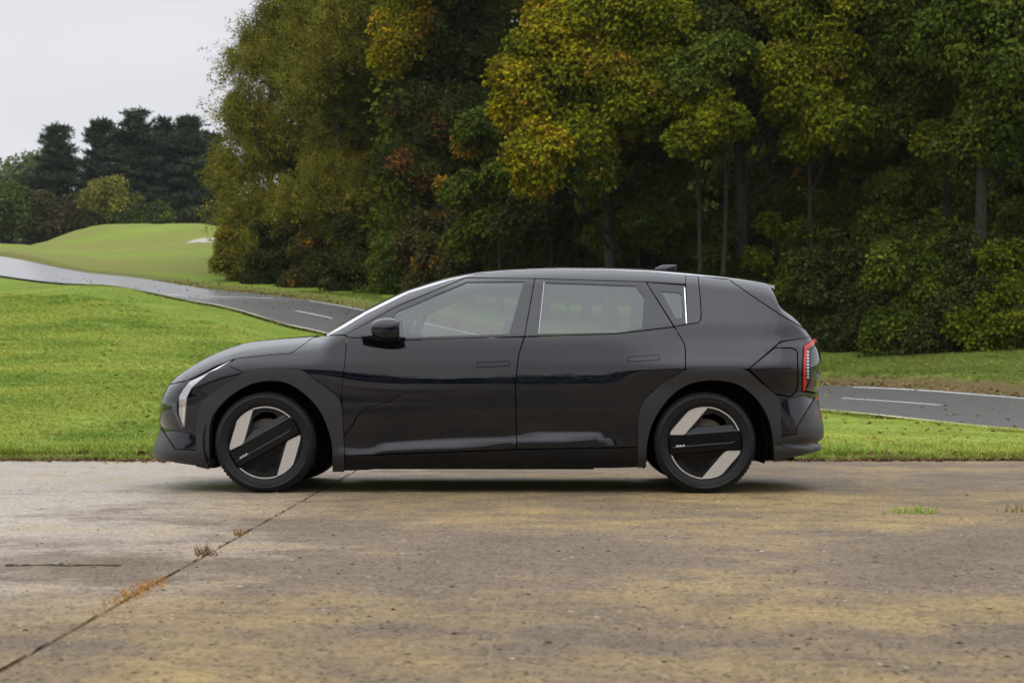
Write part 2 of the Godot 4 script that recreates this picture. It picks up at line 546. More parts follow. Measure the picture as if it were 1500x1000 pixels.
# ---------------------------------------------------------------- car
func build_wheel(turn: float) -> Node3D:
	var w := Node3D.new()
	w.name = "wheel"
	var R := 0.2345
	var st := starts()
	lathe(st, [Vector2(0.2335, -0.02), Vector2(0.238, -0.006), Vector2(0.246, 0.002), Vector2(0.252, 0.001), Vector2(0.2535, 0.0035), Vector2(0.256, 0.0035), Vector2(0.2575, 0.004), Vector2(0.272, 0.009), Vector2(0.286, 0.0095), Vector2(0.2875, 0.012), Vector2(0.290, 0.012), Vector2(0.2915, 0.0085), Vector2(0.302, 0.003), Vector2(0.313, -0.009), Vector2(0.3205, -0.024), Vector2(0.324, -0.045), Vector2(0.325, -0.10), Vector2(0.324, -0.165), Vector2(0.313, -0.198), Vector2(0.28, -0.21), Vector2(0.225, -0.20)], 96)
	# shoulder tread lugs
	for k in 72:
		var a := TAU * k / 72
		box(st, Vector3(0.309, -0.0052, -0.040), Vector3(0.3243, 0.0052, -0.0150), Transform3D(Basis(Vector3(0, 0, 1), a), Vector3()))
	var ty := obj("tyre", st.commit(), M.rubber, w)
	# raised lettering on the sidewall, as short blocks
	st = starts()
	for word in [[1.2, 9], [4.2, 8], [2.75, 5], [5.6, 6]]:
		for k in word[1]:
			var a: float = word[0] + turn * 0.7 + k * 0.052
			var t := Transform3D(Basis(Vector3(0, 0, 1), a), Vector3())
			for r in [[0.2665, 0.2685], [0.2785, 0.2805]]:
				if (k + int(word[1])) % 3 != 0 or r[0] > 0.27:
					box(st, Vector3(r[0], -0.0052, 0.007), Vector3(r[1], 0.0052, 0.0112), t)
			box(st, Vector3(0.2665, -0.0052, 0.007), Vector3(0.2805, -0.0030, 0.0112), t)
			if k % 2 == 0:
				box(st, Vector3(0.2665, 0.0030, 0.007), Vector3(0.2805, 0.0052, 0.0112), t)
	tag(obj("sidewall_lettering", st.commit(), M.rubber_letter, ty), "", "", "", "stuff")
	st = starts()
	lathe(st, [Vector2(0.2345, -0.014), Vector2(0.232, -0.009), Vector2(0.226, -0.012), Vector2(0.220, -0.05), Vector2(0.212, -0.19), Vector2(0.06, -0.185), Vector2(0.0, -0.185)], 80)
	var rim := obj("rim", st.commit(), M.wheel_black, w)
	st = starts()
	lathe(st, [Vector2(0.0, -0.082), Vector2(0.075, -0.082), Vector2(0.078, -0.095), Vector2(0.152, -0.095), Vector2(0.155, -0.12), Vector2(0.0, -0.12)], 64)
	obj("brake_disc", st.commit(), M.brake, w)
	var cover := Node3D.new()
	cover.name = "wheel_cover"
	cover.rotation.z = turn
	w.add_child(cover)
	# all shapes below in units of the rim radius
	var disc := PackedVector2Array()
	for k in 72: disc.append(Vector2(cos(TAU * k / 72), sin(TAU * k / 72)) * 0.955 * R)
	var h1 := PackedVector2Array()
	var h2 := PackedVector2Array()
	for p in [[-0.20, 0.46], [-0.07, 0.70], [0.0, 0.76], [0.25, 0.80], [0.40, 0.74], [0.56, 0.62], [0.60, 0.46]]:
		h1.append(Vector2(p[0], p[1]) * R)
		h2.append(Vector2(-p[0], -p[1]) * R)
	st = starts()
	extrude(st, disc, -0.062, -0.034, 0.0, [h1, h2])
	obj("cover_plate", st.commit(), M.wheel_black, cover)
	for s in [1.0, -1.0]:
		var blade := PackedVector2Array()
		for p in [[-0.975, 0.21], [-0.955, 0.295], [-0.45, 0.875], [-0.30, 0.945], [-0.12, 0.985], [0.06, 0.99], [0.09, 0.965], [-0.56, 0.21]]:
			blade.append(Vector2(p[0], p[1]) * R * s)
		st = starts()
		extrude(st, blade, -0.040, -0.010, 0.0025)
		obj("silver_blade", st.commit(), M.silver, cover)
		var wall := PackedVector2Array()
		for p in [[0.085, 0.96], [0.10, 0.90], [-0.40, 0.30], [-0.545, 0.21]]:
			wall.append(Vector2(p[0], p[1]) * R * s)
		st = starts()
		extrude(st, wall, -0.045, -0.020, 0.0)
		obj("blade_wall", st.commit(), M.wheel_black, cover)
		# slim silver arc
		var arc := PackedVector2Array()
		for k in 25:
			var a := lerpf(deg_to_rad(86), deg_to_rad(19), k / 24.0)
			arc.append(Vector2(cos(a), sin(a)) * 0.99 * R * s)
		for k in 25:
			var a := lerpf(deg_to_rad(19), deg_to_rad(84), k / 24.0)
			arc.append(Vector2(cos(a), sin(a)) * 0.955 * R * s)
		st = starts()
		extrude(st, arc, -0.035, -0.008, 0.0)
		obj("silver_arc", st.commit(), M.silver, cover)
		var fl := PackedVector2Array()
		for p in [[-0.60, 0.205], [-0.48, 0.31], [-0.25, 0.42], [0.78, 0.49], [0.90, 0.42], [0.925, 0.325]]:
			fl.append(Vector2(p[0], p[1]) * R * s)
		st = starts()
		# a sloping flange beside the bar
		var fz := [-0.004, -0.022, -0.03, -0.03, -0.022, -0.004]
		for k in range(1, 5):
			flat(st, Vector3(fl[0].x, fl[0].y, fz[0]), Vector3(fl[k].x, fl[k].y, fz[k]), Vector3(fl[k + 1].x, fl[k + 1].y, fz[k + 1]), Vector3(0, 0, 1))
		for k in range(0, 5):
			flat(st, Vector3(fl[k].x, fl[k].y, fz[k]), Vector3(fl[k + 1].x, fl[k + 1].y, fz[k + 1]), Vector3(fl[k + 1].x, fl[k + 1].y, -0.05), Vector3(0, s, 0))
			flat(st, Vector3(fl[k].x, fl[k].y, fz[k]), Vector3(fl[k + 1].x, fl[k + 1].y, -0.05), Vector3(fl[k].x, fl[k].y, -0.05), Vector3(0, s, 0))
		obj("bar_flange", st.commit(), M.gloss_black, cover)
	var bar := PackedVector2Array()
	for p in [[-0.985, 0.165], [0.92, 0.325], [0.975, 0.20], [0.99, 0.0], [0.985, -0.165], [-0.92, -0.325], [-0.975, -0.20], [-0.99, 0.0]]:
		bar.append(Vector2(p[0], p[1]) * R)
	st = starts()
	extrude(st, bar, -0.045, 0.0, 0.006)
	obj("cover_bar", st.commit(), M.gloss_black, cover)
	# raised accent rib with a hooked end
	st = starts()
	var rib := []
	for p in [[-0.90, -0.125], [-0.3, -0.073], [0.72, 0.005], [0.80, 0.05]]:
		rib.append(Vector3(p[0] * R, p[1] * R, 0.001))
	tube(st, rib, [0.0018, 0.0022, 0.0024, 0.0014], 6)
	obj("accent_rib", st.commit(), M.trim_grey, cover)
	# small white emblem: strokes
	st = starts()
	var em := Transform3D(Basis(Vector3(0, 0, 1), deg_to_rad(4.9)), Vector3(-0.66 * R, -0.085 * R, 0.0))
	for s in [[-0.024, -0.006, -0.024, 0.006], [-0.024, -0.002, -0.012, 0.006], [-0.020, 0.001, -0.010, -0.006], [-0.010, -0.006, -0.003, 0.006], [-0.003, -0.006, -0.003, 0.006], [-0.003, 0.006, 0.006, -0.006], [0.006, -0.006, 0.014, 0.006], [0.014, 0.006, 0.022, -0.006]]:
		var a := Vector2(s[0], s[1]) * 1.2
		var b := Vector2(s[2], s[3]) * 1.2
		var d := (b - a).normalized()
		var nn := Vector2(-d.y, d.x) * 0.0019
		extrude_at(st, PackedVector2Array([a + nn, b + nn, b - nn, a - nn]), 0.0, 0.0012, em)
	obj("emblem", st.commit(), M.white_paint, cover)
	# hub bolts seen through the openings
	for k in 5:
		var a := TAU * k / 5
		st = starts()
		box(st, Vector3(-0.009, -0.009, -0.083), Vector3(0.009, 0.009, -0.068), Transform3D(Basis(Vector3(0, 0, 1), a), Vector3(cos(a), sin(a), 0) * 0.055))
		obj("wheel_bolt", st.commit(), M.trim_grey, rim)
	return w

func extrude_at(st: SurfaceTool, poly: PackedVector2Array, z0: float, z1: float, t: Transform3D) -> void:
	var p := []
	for q in poly: p.append(q)
	var top := []
	var low := []
	for q in p:
		top.append(t * Vector3(q.x, q.y, z1))
		low.append(t * Vector3(q.x, q.y, z0))
	for k in range(1, p.size() - 1):
		flat(st, top[0], top[k], top[k + 1], t.basis.z)
	var c: Vector3 = (top[0] + top[2]) * 0.5
	for k in p.size():
		var j := (k + 1) % p.size()
		var o: Vector3 = (top[k] + top[j]) * 0.5 - c
		flat(st, low[k], low[j], top[j], o)
		flat(st, low[k], top[j], top[k], o)

func build_car() -> void:
	init_body()
	car = base("hatchback_car")
	car.transform = car_t
	tag(car, "glossy black five-door hatchback with black and silver wheels parked side-on on the concrete", "car")

	var arch_f := [[303, 700], [307, 659], [308.6, 621], [318, 599.6], [339.6, 578], [369.3, 561.8], [399, 557.5], [423, 561.8], [447.6, 578], [469.2, 602.3], [482.7, 634.7], [487, 659], [487.5, 700]]
	var clad_f_out := [[288.3, 690], [288.3, 659], [288.3, 621], [290, 605], [296.4, 589], [323.4, 566], [355.8, 546], [368, 542], [383, 540.5], [434, 540.5], [442, 542], [449, 546], [496.3, 582], [499.5, 590], [501.5, 600], [503.5, 640], [504.4, 668.5]]
	var arch_r := [[946.6, 700], [947.7, 651], [955, 621.6], [975.5, 588], [1005, 564], [1042, 556.5], [1079, 562], [1108.6, 584.6], [1127, 618], [1132.7, 655], [1133, 700]]
	var clad_r_out := [[934, 655], [935, 612], [938, 597], [946, 583], [968, 562], [1001.4, 543], [1012, 539.5], [1027, 538], [1075, 538], [1087, 539.5], [1097.5, 544], [1134.5, 577], [1140, 584], [1142, 593], [1144, 639]]
	var hood_cut := [[246, 563], [275, 556.5], [291, 549], [316, 536], [344, 525.3], [399, 519.4], [426, 517.5], [459, 494]]

	for side in [1.0, -1.0]:
		var o := {"side": side}
		# doors
		var door_f := panel("front_door", [[507.5, 494.2], [587, 498.2], [640, 497.2], [767.5, 493.6], [759.4, 520], [754.8, 561], [756.3, 657.6], [504.5, 667.2], [503.5, 640], [501.5, 600], [501, 590], [501.3, 560], [506, 520]], M.paint, car, {"side": side, "holes": [[[697.9, 532.3], [699, 530.8], [743.5, 528.4], [745.8, 529.3], [746.4, 534.8], [744.8, 536], [700.5, 538.9], [698.6, 537.6]]]})
		door_f.set_meta("label", "front door with flush handle and window glass tinted milky for its sky reflection")
		panel("handle", [[697.9, 532.3], [699, 530.8], [743.5, 528.4], [745.8, 529.3], [746.4, 534.8], [744.8, 536], [700.5, 538.9], [698.6, 537.6]], M.paint, door_f, {"side": side, "gap": 0.8, "off": 0.001})
		var glass_f := [[575, 466], [580.5, 457.2], [684, 412.8], [767.5, 412.4], [746, 489], [597, 494.2], [577, 494.2]]
		panel("window_frame", [[506, 490], [580, 449.5], [682, 407], [783, 408], [768, 492.4], [640, 496.2], [587, 497.4], [510, 493.6]], M.window_trim, door_f, {"side": side, "gap": 0.4, "holes": [glass_f]})
		panel("window_pane", glass_f, M.glass, door_f, {"side": side, "gap": -0.4, "off": -0.006, "lip": 0.0})
		var door_r := panel("rear_door", [[768.5, 493.6], [904, 489.3], [987.5, 479], [997, 494], [1002, 503], [1004, 511], [1003.8, 541], [1001.4, 543], [968, 562], [946, 583], [938, 597], [935, 612], [934.5, 654.4], [757, 657.6], [755.5, 561], [760, 520]], M.paint, car, {"side": side, "holes": [[[919, 523.3], [921, 522], [964.5, 519.6], [966.3, 520.6], [966.9, 526.4], [965.5, 527.6], [921.5, 530.2], [919.8, 529]]]})
		panel("handle", [[919, 523.3], [921, 522], [964.5, 519.6], [966.3, 520.6], [966.9, 526.4], [965.5, 527.6], [921.5, 530.2], [919.8, 529]], M.paint, door_r, {"side": side, "gap": 0.8, "off": 0.001})
		var glass_r := [[797.6, 413.7], [932, 418.8], [943.7, 436], [941, 481], [904, 486.8], [789, 488.6]]
		panel("window_frame", [[783.6, 408.2], [946, 412.9], [987, 478.2], [904, 488.4], [768.6, 492.4]], M.window_trim, door_r, {"side": side, "gap": 0.4, "holes": [glass_r]})
		panel("window_pane", glass_r, M.glass, door_r, {"side": side, "gap": -0.4, "off": -0.006, "lip": 0.0})
		panel("chrome_strip", [[796.6, 413.2], [797.8, 413.2], [789.8, 488.8], [788.6, 488.8]], M.trim_pale, door_r, {"side": side, "gap": 0.0, "off": 0.004, "lip": 0.004})
		# quarter window and pillar
		var q_glass := [[968.3, 426.5], [996, 428.7], [999.2, 432], [999.2, 463], [998, 465.6], [991.7, 465.6], [987.5, 461.7]]
		var qw := panel("quarter_window", [[947.5, 413.5], [1003.5, 418], [1005.8, 474.6], [988.3, 478]], M.window_trim, car, {"side": side, "gap": 0.4, "holes": [q_glass]})
		panel("window_pane", q_glass, M.glass, qw, {"side": side, "gap": -0.4, "off": -0.006, "lip": 0.0})
		panel("chrome_strip", [[1002.2, 421], [1003.5, 421], [1006.5, 474], [1005.1, 474]], M.bright, qw, {"side": side, "gap": 0.0, "off": 0.004, "lip": 0.004})
		panel("rear_pillar_trim", [[1004.5, 402.5], [1022.7, 404.5], [1026, 440], [1027, 460], [1026.3, 468], [1023.7, 472.2], [1007, 474.5]], M.window_trim, car, {"side": side, "gap": 0.4})
		# roof rail and windscreen pillar
		panel("roof_rail", [[481, 491], [478, 486], [500, 475.5], [535.7, 455], [597, 424.8], [656, 407], [700, 398.6], [740, 395.4], [790, 393.2], [825, 392.5], [889, 393], [953, 395.4], [1004.5, 400], [1004.5, 416], [946, 412.7], [782.7, 407.8], [682, 406.4], [580, 449], [506, 490]], M.paint, car, {"side": side, "gap": 0.4})
		# wing, quarter panel
		panel("front_wing", hood_cut.slice(4) + [[481, 491.5], [506, 491], [507, 494], [506, 520], [501.3, 560], [501, 588], [496.3, 582], [449, 546], [442, 542], [434, 540.5], [383, 540.5], [368, 542], [357, 545.5], [334, 535]], M.paint, car, o)
		var quarter := panel("rear_quarter_panel", [[988, 478.6], [1006.7, 475.2], [1023.7, 472.6], [1027, 468], [1028, 460], [1026.6, 440], [1023, 404], [1068, 409.5], [1100, 432], [1140, 459], [1162, 472], [1176, 480], [1192, 492], [1180, 495], [1160, 497.5], [1144, 499.8], [1097.5, 539.5], [1094, 541.5], [1075, 538], [1027, 538], [1012, 539.5], [1004.6, 541.5], [1004.6, 511], [1002.6, 503], [997.6, 494]], M.paint, car, o)
		panel("charge_flap", [[1098, 540.3], [1135, 510], [1160, 510], [1166, 512.5], [1168, 518], [1168.8, 560], [1166, 572], [1158, 580], [1136, 577]], M.paint, car, {"side": side, "gap": 0.35})
		# cladding
		panel("front_arch_cladding", clad_f_out + [[504.4, 690], [487.5, 690]] + curve([[487, 659], [482.7, 634.7], [469.2, 602.3], [447.6, 578], [423, 561.8], [399, 557.5], [369.3, 561.8], [339.6, 578], [318, 599.6], [308.6, 621], [307, 659]]) + [[309, 684.5], [306, 686], [288.3, 682]], M.cladding, car, {"side": side, "gap": 0.2, "off": 0.014, "lip": 0.05})
		panel("rear_arch_cladding", clad_r_out + [[1144, 673.5], [1133, 675]] + curve([[1132.7, 655], [1127, 618], [1108.6, 584.6], [1079, 562], [1042, 556.5], [1005, 564], [975.5, 588], [955, 621.6], [947.7, 651]]) + [[946.6, 683], [934, 684]], M.cladding, car, {"side": side, "gap": 0.2, "off": 0.014, "lip": 0.05})
		panel("sill_cladding", [[504.6, 668.2], [756, 659], [934, 655.6], [934, 684], [900, 685], [552, 686.5], [538, 688], [504.6, 689]], M.sill_shaded, car, {"side": side, "gap": 0.2, "off": 0.004, "lip": 0.05})
		# lamps
		var lamp := panel("headlamp", [[342, 526.6], [316, 539], [292, 551.5], [277, 558.5], [268, 569], [261.5, 580], [261, 605], [265.6, 625], [270.4, 625], [274, 581], [281, 567.5], [305, 547]], M.lamp_glass, car, {"side": side, "gap": 0.6, "off": 0.0, "lip": 0.012})
		panel("lamp_strip", [[338, 528.4], [316, 539.6], [296, 550.5], [303, 546.5], [318, 541]], M.lamp_white, lamp, {"side": side, "gap": 0.0, "off": 0.003, "lip": 0.002})
		panel("lamp_bezel", [[250.5, 590], [253.5, 600], [264.5, 626], [271.5, 626.5], [266, 622], [259.5, 604], [259.5, 590]], M.trim_grey, lamp, {"side": side, "gap": 0.0, "off": 0.006, "lip": 0.01})
		panel("lamp_reflector", [[267.5, 582], [272.5, 582], [269.5, 622], [266.5, 616]], M.bright, lamp, {"side": side, "gap": 0.0, "off": 0.002, "lip": 0.002})
		var tail := panel("tail_lamp", [[1198.5, 494], [1191, 497.5], [1177.7, 507.4], [1176.6, 530], [1175.8, 573], [1178.5, 571.5], [1186, 556], [1186, 513], [1203, 497]], M.tail_black, car, {"side": side, "gap": 0.2, "off": 0.002})
		panel("red_lens", [[1198.5, 494], [1191, 497.5], [1177.7, 507.4], [1176.6, 530], [1175.8, 573], [1178.5, 571.5], [1180.8, 561], [1179.2, 549], [1180.3, 530], [1180.8, 511.5], [1199, 498.4]], M.red_lens, tail, {"side": side, "gap": 0.0, "off": 0.006, "lip": 0.006})
		for k in 9:
			var y := 514.0 + k * 4.6
			panel("lamp_cell", [[1181.4, y], [1184.6, y + 0.4], [1184.2, y + 3.0], [1181.2, y + 2.6]], M.lamp_white, tail, {"side": side, "gap": 0.0, "off": 0.006, "lip": 0.004})
		panel("rear_reflector", [[1194.6, 581], [1197, 580], [1203.4, 616.5], [1200.8, 617]], M.red_lens, car, {"side": side, "gap": 0.0, "off": 0.004, "lip": 0.004})

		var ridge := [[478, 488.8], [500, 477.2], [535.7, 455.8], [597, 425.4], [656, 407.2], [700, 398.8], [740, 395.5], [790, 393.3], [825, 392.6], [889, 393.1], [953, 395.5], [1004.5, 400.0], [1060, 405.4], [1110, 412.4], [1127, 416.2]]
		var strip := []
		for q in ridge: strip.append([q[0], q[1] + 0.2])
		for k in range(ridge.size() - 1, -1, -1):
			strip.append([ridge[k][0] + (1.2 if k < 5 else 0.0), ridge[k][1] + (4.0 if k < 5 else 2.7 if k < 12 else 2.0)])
		panel("roof_edge_highlight", strip, M.edge_highlight, car, {"side": side, "gap": 0.0, "off": 0.0015, "lip": 0.002})  # added pale strip: sky highlight on the paint, the car has no trim here

	# panels that run right across the car
	panel("bonnet", hood_cut + [[476, 488], [440, 480], [350, 490], [240, 540], [225, 570]], M.paint, car, {"both": true})
	panel("front_bumper", [[225, 566], [246, 563.4], [275, 557.4], [292, 550], [316, 538], [342.5, 526.8], [335, 535.6], [357, 545.6], [323.4, 566], [296.4, 589], [290, 605], [288.3, 621], [288.3, 659], [256.5, 657.5], [237.5, 628], [225, 628]], M.paint, car, {"both": true, "holes": [[[341.5, 526.8], [316, 539], [292, 551.5], [277, 558.5], [268, 569], [261.5, 580], [261, 605], [265.6, 625], [270.4, 625], [274, 581], [281, 567.5], [305, 547]]]})
	panel("front_lip", [[215, 628.5], [237, 628.5], [256, 658], [288, 659.6], [288.3, 682], [267, 679], [237, 673], [215, 669]], M.cladding, car, {"both": true, "off": 0.003, "gap": 0.3, "lip": 0.03})
	panel("windscreen", [[478, 486], [500, 475.5], [535.7, 455], [597, 424.8], [656, 407], [690, 400.4], [690, 380], [560, 400], [470, 470]], M.dark_glass, car, {"both": true, "gap": 0.3})
	panel("roof", [[690.5, 400.2], [700, 398.6], [740, 395.4], [790, 393.2], [825, 392.5], [889, 393], [953, 395.4], [1004.5, 400], [1004.5, 402], [1022.7, 404], [1067, 409], [1067, 380], [690.5, 380]], M.paint, car, {"both": true, "gap": 0.2})
	var gate := panel("tailgate", [[1068.5, 409.5], [1100.5, 431.8], [1140.5, 458.6], [1162.5, 471.6], [1176.5, 479.6], [1193, 491.5], [1197, 493.6], [1202, 497], [1215, 480], [1150, 380], [1068.5, 380]], M.paint, car, {"both": true})
	panel("rear_lamp_panel", [[1187, 513], [1187, 556.5], [1180, 572], [1197, 575], [1220, 560], [1220, 500], [1203.6, 497.6]], M.tail_black, car, {"both": true, "gap": 0.4})
	panel("rear_bumper", [[1145, 500.6], [1192, 492.8], [1197.5, 494], [1190, 498], [1177, 507.6], [1175.8, 530], [1175, 574], [1197, 576], [1215, 577], [1215, 582], [1194, 581], [1166.5, 627], [1167, 635], [1144.5, 639], [1142.5, 593], [1140.5, 584], [1136, 578], [1158, 581.5], [1167, 573], [1169.8, 560], [1169, 518], [1166.6, 511.6], [1160, 508.8], [1135, 508.8]], M.paint, car, {"both": true, "gap": 0.4})
	panel("rear_lower_bumper", [[1194.5, 581.5], [1220, 583], [1220, 648], [1197, 648.5], [1210, 657], [1202, 659], [1170, 667.5], [1144.4, 673], [1144.4, 640], [1167, 635.6], [1166.9, 627]], M.cladding, car, {"both": true, "gap": 0.2, "off": 0.004, "lip": 0.03})

	# roof spoiler: a wing slab along the trailing edge
	var st := starts()
	var s0 := car_pt(1066, 404.6, 0.5)
	var s1 := car_pt(1138, 414.6, 0.5)
	var prof := PackedVector2Array([s0, s1, s1 + Vector2(0.002, -0.014), s1 + Vector2(-0.045, -0.022), s0 + Vector2(0.02, -0.05)])
	for k in 24:
		var za := lerpf(-0.56, 0.56, k / 24.0)
		var zb := lerpf(-0.56, 0.56, (k + 1) / 24.0)
		var da := Vector2(-0.05, -0.055) * pow(absf(za) / 0.60, 7.0)
		var db := Vector2(-0.05, -0.055) * pow(absf(zb) / 0.60, 7.0)
		for i in prof.size():
			var j := (i + 1) % prof.size()
			var pa := Vector3(prof[i].x + da.x, prof[i].y + da.y, za)
			var pb := Vector3(prof[j].x + da.x, prof[j].y + da.y, za)
			var qa := Vector3(prof[i].x + db.x, prof[i].y + db.y, zb)
			var qb := Vector3(prof[j].x + db.x, prof[j].y + db.y, zb)
			var c := Vector3(prof[2].x - 0.1, prof[2].y + 0.01, za)
			var out := (pa + pb) * 0.5 - c
			flat(st, pa, pb, qb, out)
			flat(st, pa, qb, qa, out)
	obj("spoiler", st.commit(), M.paint, gate)
	# aerial fin
	st = starts()
	var fin := PackedVector2Array()
	for p in [[955, 396.5], [962, 391], [968, 387.6], [974, 386.2], [993.5, 386], [994, 398.5], [955, 398.5]]:
		fin.append(car_pt(p[0], p[1], 0.12))
	for s in [-1.0, 1.0]:
		pillow(st, fin, 0.0, 0.022 * s, 1.6, 5)
	obj("aerial_fin", st.commit(), M.paint, car)

	# door mirrors
	for side in [1.0, -1.0]:
		var outl := PackedVector2Array()
		for p in [[541.6, 478], [543.5, 473.5], [548, 469.5], [554, 466.8], [563, 465], [572, 465], [580, 466.5], [586, 469.5], [588.6, 474], [589, 482], [588.3, 491], [586, 495.5], [581, 498], [566, 498.6], [556, 497.5], [547, 493], [543, 487]]:
			outl.append(car_pt(p[0], p[1], 1.06))
		st = starts()
		pillow(st, outl, 1.02 * side, 0.085 * side, 2.6, 14, Vector2(-0.01, 0.0))
		pillow(st, outl, 1.02 * side, -0.05 * side, 3.0, 8, Vector2(0.01, 0.0))
		var mir := obj("door_mirror", st.commit(), M.paint, car)
		st = starts()
		var arm := PackedVector2Array()
		for p in [[528, 492.5], [548, 490.5], [585, 492], [585, 498.5], [560, 500.5], [540, 496.5]]:
			arm.append(car_pt(p[0], p[1], 0.95))
		extrude(st, arm, 0.84 * side, 1.03 * side, 0.006)
		obj("mirror_arm", st.commit(), M.gloss_black, mir)
		st = starts()
		var face := car_pt(588.6, 482, 1.03)
		box(st, Vector3(face.x - 0.012, face.y - 0.05, minf(0.99 * side, 1.075 * side)), Vector3(face.x + 0.0022, face.y + 0.052, maxf(0.99 * side, 1.075 * side)))
		obj("mirror_face", st.commit(), M.bright, mir)

	# inner shell behind the gaps, wheel housings and floor
	st = starts()
	var shell := uv_poly(v2([[250, 570], [300, 545], [345, 530], [400, 524], [430, 521], [465, 499], [590, 501], [770, 497], [905, 493], [990, 484], [1030, 478], [1030, 412], [1070, 416], [1146, 462], [1188, 492], [1190, 560], [1190, 640], [1165, 660], [1130, 680], [250, 680], [245, 640], [242, 600]]), 0.0)
	panel_into(st, shell, [uv_poly(v2(arch_f), 0.0), uv_poly(v2(arch_r), 0.0)], 1.0, -0.03, 0.0)
	panel_into(st, shell, [uv_poly(v2(arch_f), 0.0), uv_poly(v2(arch_r), 0.0)], -1.0, -0.03, 0.0)
	obj("inner_shell", st.commit(), M.liner, car)
	st = starts()
	for side in [1.0, -1.0]:
		for wx in [-1.41, 1.41]:
			st = starts()
			var seg := 28
			for k in seg:
				var a := lerpf(-0.35, PI + 0.35, float(k) / seg)
				var b := lerpf(-0.35, PI + 0.35, float(k + 1) / seg)
				var pa := Vector3(wx + cos(a) * 0.405, 0.325 + sin(a) * 0.40, 0)
				var pb := Vector3(wx + cos(b) * 0.405, 0.325 + sin(b) * 0.40, 0)
				var zo := Vector3(0, 0, 0.895 * side)
				var zi := Vector3(0, 0, 0.50 * side)
				var cc := Vector3(wx, 0.325, 0)
				flat(st, pa + zo, pb + zo, pb + zi, cc - pa)
				flat(st, pa + zo, pb + zi, pa + zi, cc - pa)
				flat(st, cc + zi, pa + zi, pb + zi, Vector3(0, 0, side))
			obj("wheel_housing", st.commit(), M.liner, car)
	st = starts()
	box(st, Vector3(-0.98, 0.175, -0.80), Vector3(0.98, 0.32, 0.80))
	box(st, Vector3(-2.05, 0.19, -0.60), Vector3(-0.98, 0.30, 0.60))
	box(st, Vector3(0.98, 0.20, -0.62), Vector3(2.02, 0.32, 0.62))
	box(st, Vector3(-0.76, 0.150, -0.86), Vector3(0.70, 0.178, -0.72))
	box(st, Vector3(-0.76, 0.150, 0.72), Vector3(0.70, 0.178, 0.86))
	obj("underbody", st.commit(), M.liner, car)
	st = starts()
	for s in [1.0, -1.0]:
		var fp := car_pt(309.5, 690, 0.80)
		st = starts()
		box(st, Vector3(fp.x - 0.016, 0.155, minf(s * 0.6, s * 0.84)), Vector3(fp.x + 0.028, 0.215, maxf(s * 0.6, s * 0.84)))
		obj("air_deflector", st.commit(), M.liner, car)
		var rp := car_pt(943.7, 686, 0.80)
		st = starts()
		box(st, Vector3(rp.x - 0.003, 0.15, minf(s * 0.55, s * 0.8)), Vector3(rp.x + 0.003, 0.20, maxf(s * 0.55, s * 0.8)))
		obj("air_deflector", st.commit(), M.liner, car)

	# wheels
	for k in 4:
		var left := k < 2
		var front := k % 2 == 0
		var w := build_wheel(deg_to_rad(25.0) if front else 0.0)
		w.name = "wheel" if k == 0 else "wheel_%03d" % k
		w.position = Vector3(-1.41 if front else 1.41, 0.322, 0.925 if left else -0.925)
		if not left: w.rotation.y = PI
		car.add_child(w)

	# cabin
	st = starts()
	for s in [1.0, -1.0]:
		panel_into(st, uv_poly(v2([[600, 425], [656, 407.5], [700, 399], [740, 396], [825, 393], [889, 393.4], [953, 396], [1004, 400], [1060, 406], [1060, 380], [600, 380]]), 0.0), [], s, -0.035, 0.0)
		panel_into(st, uv_poly(v2([[600, 424], [656, 407.5], [700, 399], [740, 396], [825, 393], [889, 393.4], [953, 396], [1004, 400], [1004, 418], [946, 415], [782, 410], [684, 409], [580, 454], [510, 492], [484, 490], [540, 455]]), 0.0), [], s, -0.035, 0.0)
	obj("headliner", st.commit(), M.headliner, car)
	st = starts()
	box(st, Vector3(-1.05, 0.62, -0.80), Vector3(-0.62, 0.94, 0.80))
	obj("dashboard", st.commit(), M.cabin, car)
	st = starts()
	var sw := Transform3D(Basis(Vector3(0, 0, 1), deg_to_rad(-24)) * Basis(Vector3(0, 1, 0), PI / 2), Vector3(car_pt(609, 487, 0.38).x, car_pt(609, 487, 0.38).y, 0.38))
	var ringp := []
	var ringr := []
	for k in 33:
		ringp.append(sw * Vector3(cos(TAU * k / 32), sin(TAU * k / 32), 0) * 1.0)
		ringp[k] = sw * (Vector3(cos(TAU * k / 32), sin(TAU * k / 32), 0) * 0.175)
		ringr.append(0.016)
	tube(st, ringp, ringr, 8)
	box(st, Vector3(-0.16, -0.03, -0.03), Vector3(0.16, 0.03, 0.01), sw)
	obj("steering_wheel", st.commit(), M.cabin, car)
	for s in [[-0.02, 0.40], [-0.02, -0.40], [0.92, 0.38], [0.92, -0.38]]:
		st = starts()
		var t := Transform3D(Basis(Vector3(0, 0, 1), deg_to_rad(-14)), Vector3(s[0], 0.42, s[1]))
		box(st, Vector3(-0.06, 0.0, -0.24), Vector3(0.08, 0.52, 0.24), t)
		box(st, Vector3(-0.03, 0.54, -0.12), Vector3(0.06, 0.72 if s[0] < 0.5 else 0.64, 0.12), t)
		box(st, Vector3(-0.5, -0.08, -0.25), Vector3(0.06, 0.06, 0.25), t)
		obj("seat", st.commit(), M.cabin, car)

# ---------------------------------------------------------------- ground
var cols := []
const COLX := [-500.0, 0.0, 150.0, 300.0, 440.0, 600.0, 900.0, 1195.0, 1500.0, 2000.0]

